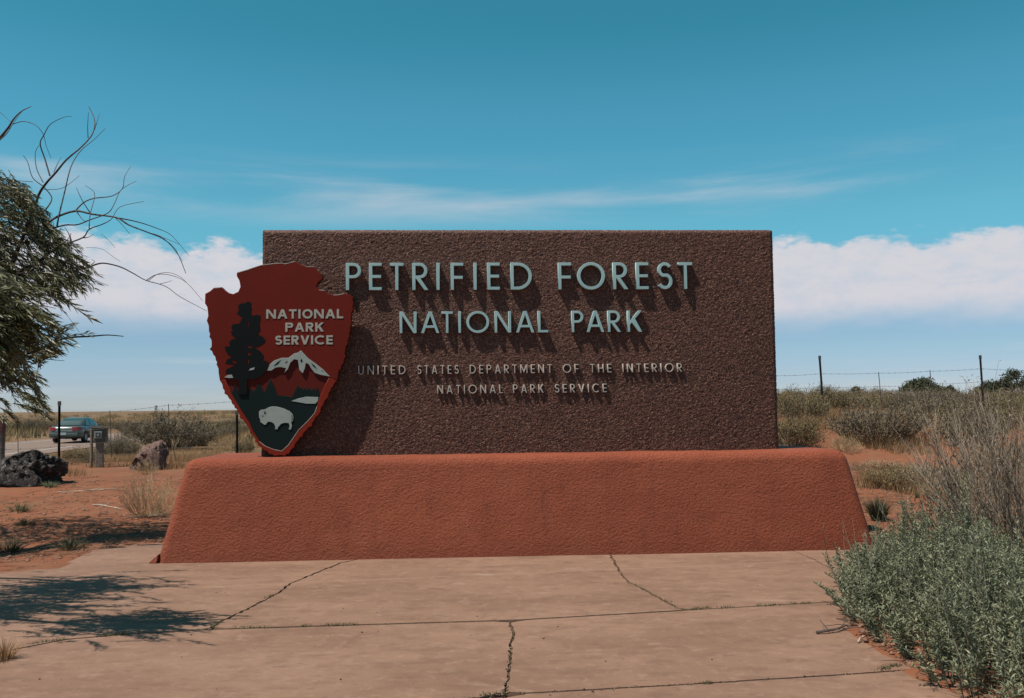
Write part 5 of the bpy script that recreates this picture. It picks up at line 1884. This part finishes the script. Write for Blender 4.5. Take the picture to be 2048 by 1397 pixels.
def soil_pts(n, boxes, seed):
    rg = np.random.default_rng(seed)
    out = []
    while len(out) < n:
        x0, x1, y0, y1 = boxes[rg.integers(len(boxes))]
        x, y = rg.uniform(x0, x1), rg.uniform(y0, y1)
        if in_poly(np.array([x]), np.array([y]), pad_hull)[0]:
            continue
        lx, ly = (Vector((x, y, 0)) - SO).dot(EXV), (Vector((x, y, 0)) - SO).dot(EYV)
        if -4 < lx < 4.1 and -.6 < ly < 1.0:
            continue
        out.append((x, y))
    P = np.array(out)
    return np.stack([P[:, 0], P[:, 1], terrain(P[:, 0], P[:, 1])], 1)


P = soil_pts(9000, [(-9, -3.2, 9.4, 19), (-9, -3.2, 9.4, 14), (3.6, 9, 10.5, 16), (1.9, 4.2, 4.2, 7.6)], 41)
V, Ft = stones(P, .004, .040, 2)
tag(link('pebbles', np_mesh('pebbles', V, Ft=Ft), 'pebble'), 'small reddish pebbles scattered on the soil', 'pebbles', None, 'stuff')
P = soil_pts(3600, [(-9, -3.3, 9.6, 18), (-7, -3.3, 9.6, 13), (3.8, 8, 11, 15), (1.9, 3.6, 4.4, 7.2)], 43)
mb = MB(); rd = random.Random(3)
for q in P:
    a = rd.uniform(0, 6.28); L = rd.uniform(.04, .28); q = Vector(q)
    e = q + Vector((math.cos(a) * L, math.sin(a) * L, rd.uniform(0, .03))); m_ = q.lerp(e, .5) + Vector((rd.uniform(-.02, .02), rd.uniform(-.02, .02), .012))
    mb.tube([q + Vector((0, 0, .006)), m_, e], [.003, .0025, .0012], 3)
tag(mb.build('twig_litter', 'litter'), 'dead twigs and plant litter strewn on the red soil', 'litter', None, 'stuff')
rg = np.random.default_rng(6)


def along(line, n, sd):
    ln = np.array(line); i = rg.integers(0, len(ln) - 1, n); t = rg.random(n)[:, None]
    q = ln[i] * (1 - t) + ln[i + 1] * t + rg.normal(scale=sd, size=(n, 2))
    return np.concatenate([q, np.full((n, 1), -.012)], 1)


P = np.concatenate([along(c2, 420, .008), along(c3, 420, .008), along(c1, 200, .008), along(J2a + J2b, 420, .012), along(J1a + J1b + J1c + J1d, 420, .010), along(c3b, 100, .008)])
P[:, 2] = rg.uniform(-.022, .003, len(P))
rgp = np.array([(rg.uniform(-4, 2.2), rg.uniform(4.2, 9), .002) for _ in range(170)])
V, Ft = stones(np.concatenate([P, rgp]), .003, .011, 5)
tag(link('crack_grit', np_mesh('crack_grit', V, Ft=Ft), 'litter'), 'grit and crumbs lying in the pavement cracks', 'grit', None, 'stuff')
segs = [(600, 1253, 625, 1252, 60), (650, 1251, 712, 1249, 170), (85, 1285, 130, 1279, 130), (205, 1272, 255, 1268, 160), (60, 1289, 85, 1285, 50), (420, 1258, 445, 1243, 110), (460, 1256, 540, 1255, 120), (1385, 1219, 1420, 1216, 130), (1435, 1216, 1470, 1214, 40), (1515, 1212, 1560, 1210, 80), (1580, 1208, 1625, 1206, 90),
        (1255, 1165, 1365, 1221, 220), (530, 1197, 545, 1191, 40), (962, 1391, 1010, 1386, 60), (1405, 1366, 1425, 1365, 50), (1755, 1340, 1800, 1330, 140)]
P = []
for x0, y0, x1, y1, n in segs:
    a, b = on_z(x0, y0), on_z(x1, y1)
    for _ in range(n):
        q = a.lerp(b, rg.random()); P.append((q.x + rg.normal() * .012, q.y + rg.normal() * .012, -.005))
V, Ft = blades(np.array(P), .022, .006, 1.2, 8)
tag(link('joint_weeds', np_mesh('joint_weeds', V, Ft=Ft), 'weed'), 'tiny weeds growing in the pavement joints', 'weeds', None, 'stuff')

# fallen sticks
def stick(px0, py0, px1, py1, r, mat, label, kids=3, seed=0):
    a, b = on_ground(px0, py0), on_ground(px1, py1)
    on_pad = in_poly(np.array([a.x]), np.array([a.y]), pad_hull)[0]
    if on_pad:
        a.z = 0.0; b.z = 0.0
    o = empty('fallen_branch', a, 0, label, 'branch')
    rd = random.Random(seed)
    d = b - a
    pts = [Vector((0, 0, r))] + [d * k + Vector((rd.uniform(-.02, .02), rd.uniform(-.03, .03), r + rd.uniform(0, .02))) for k in (.3, .6, .85)] + [d + Vector((0, 0, r))]
    mb = MB(); mb.tube(pts, [r, r * .9, r * .75, r * .5, r * .3], 6, True)
    for k in range(kids):
        q = d * rd.uniform(.3, .9) + Vector((0, 0, r)); e = q + Vector((rd.uniform(-.12, .12), rd.uniform(-.1, .1), rd.uniform(.0, .06))) + d * .15
        mb.tube([q, e], [r * .5, r * .2], 4)
    mb.build('wood', mat, o)
    return o


stick(186, 1012, 237, 1019, .012, 'bleached', 'short bleached branch on red soil left of the straw bush', 3, 1)
stick(115, 986, 236, 981, .010, 'bleached', 'long pale stick lying right of the black boulder', 2, 2)
stick(258, 1036, 342, 1034, .009, 'bleached', 'pale stick under the straw bush beside the plinth', 2, 3)
stick(1633, 1266, 1700, 1258, .010, 'deadwood', 'dry stalk lying on the concrete at the leafy shrub\'s edge', 4, 4)
stick(1716, 1284, 1732, 1276, .006, 'bleached', 'small pale stick at the concrete edge under the leafy shrub', 1, 5)
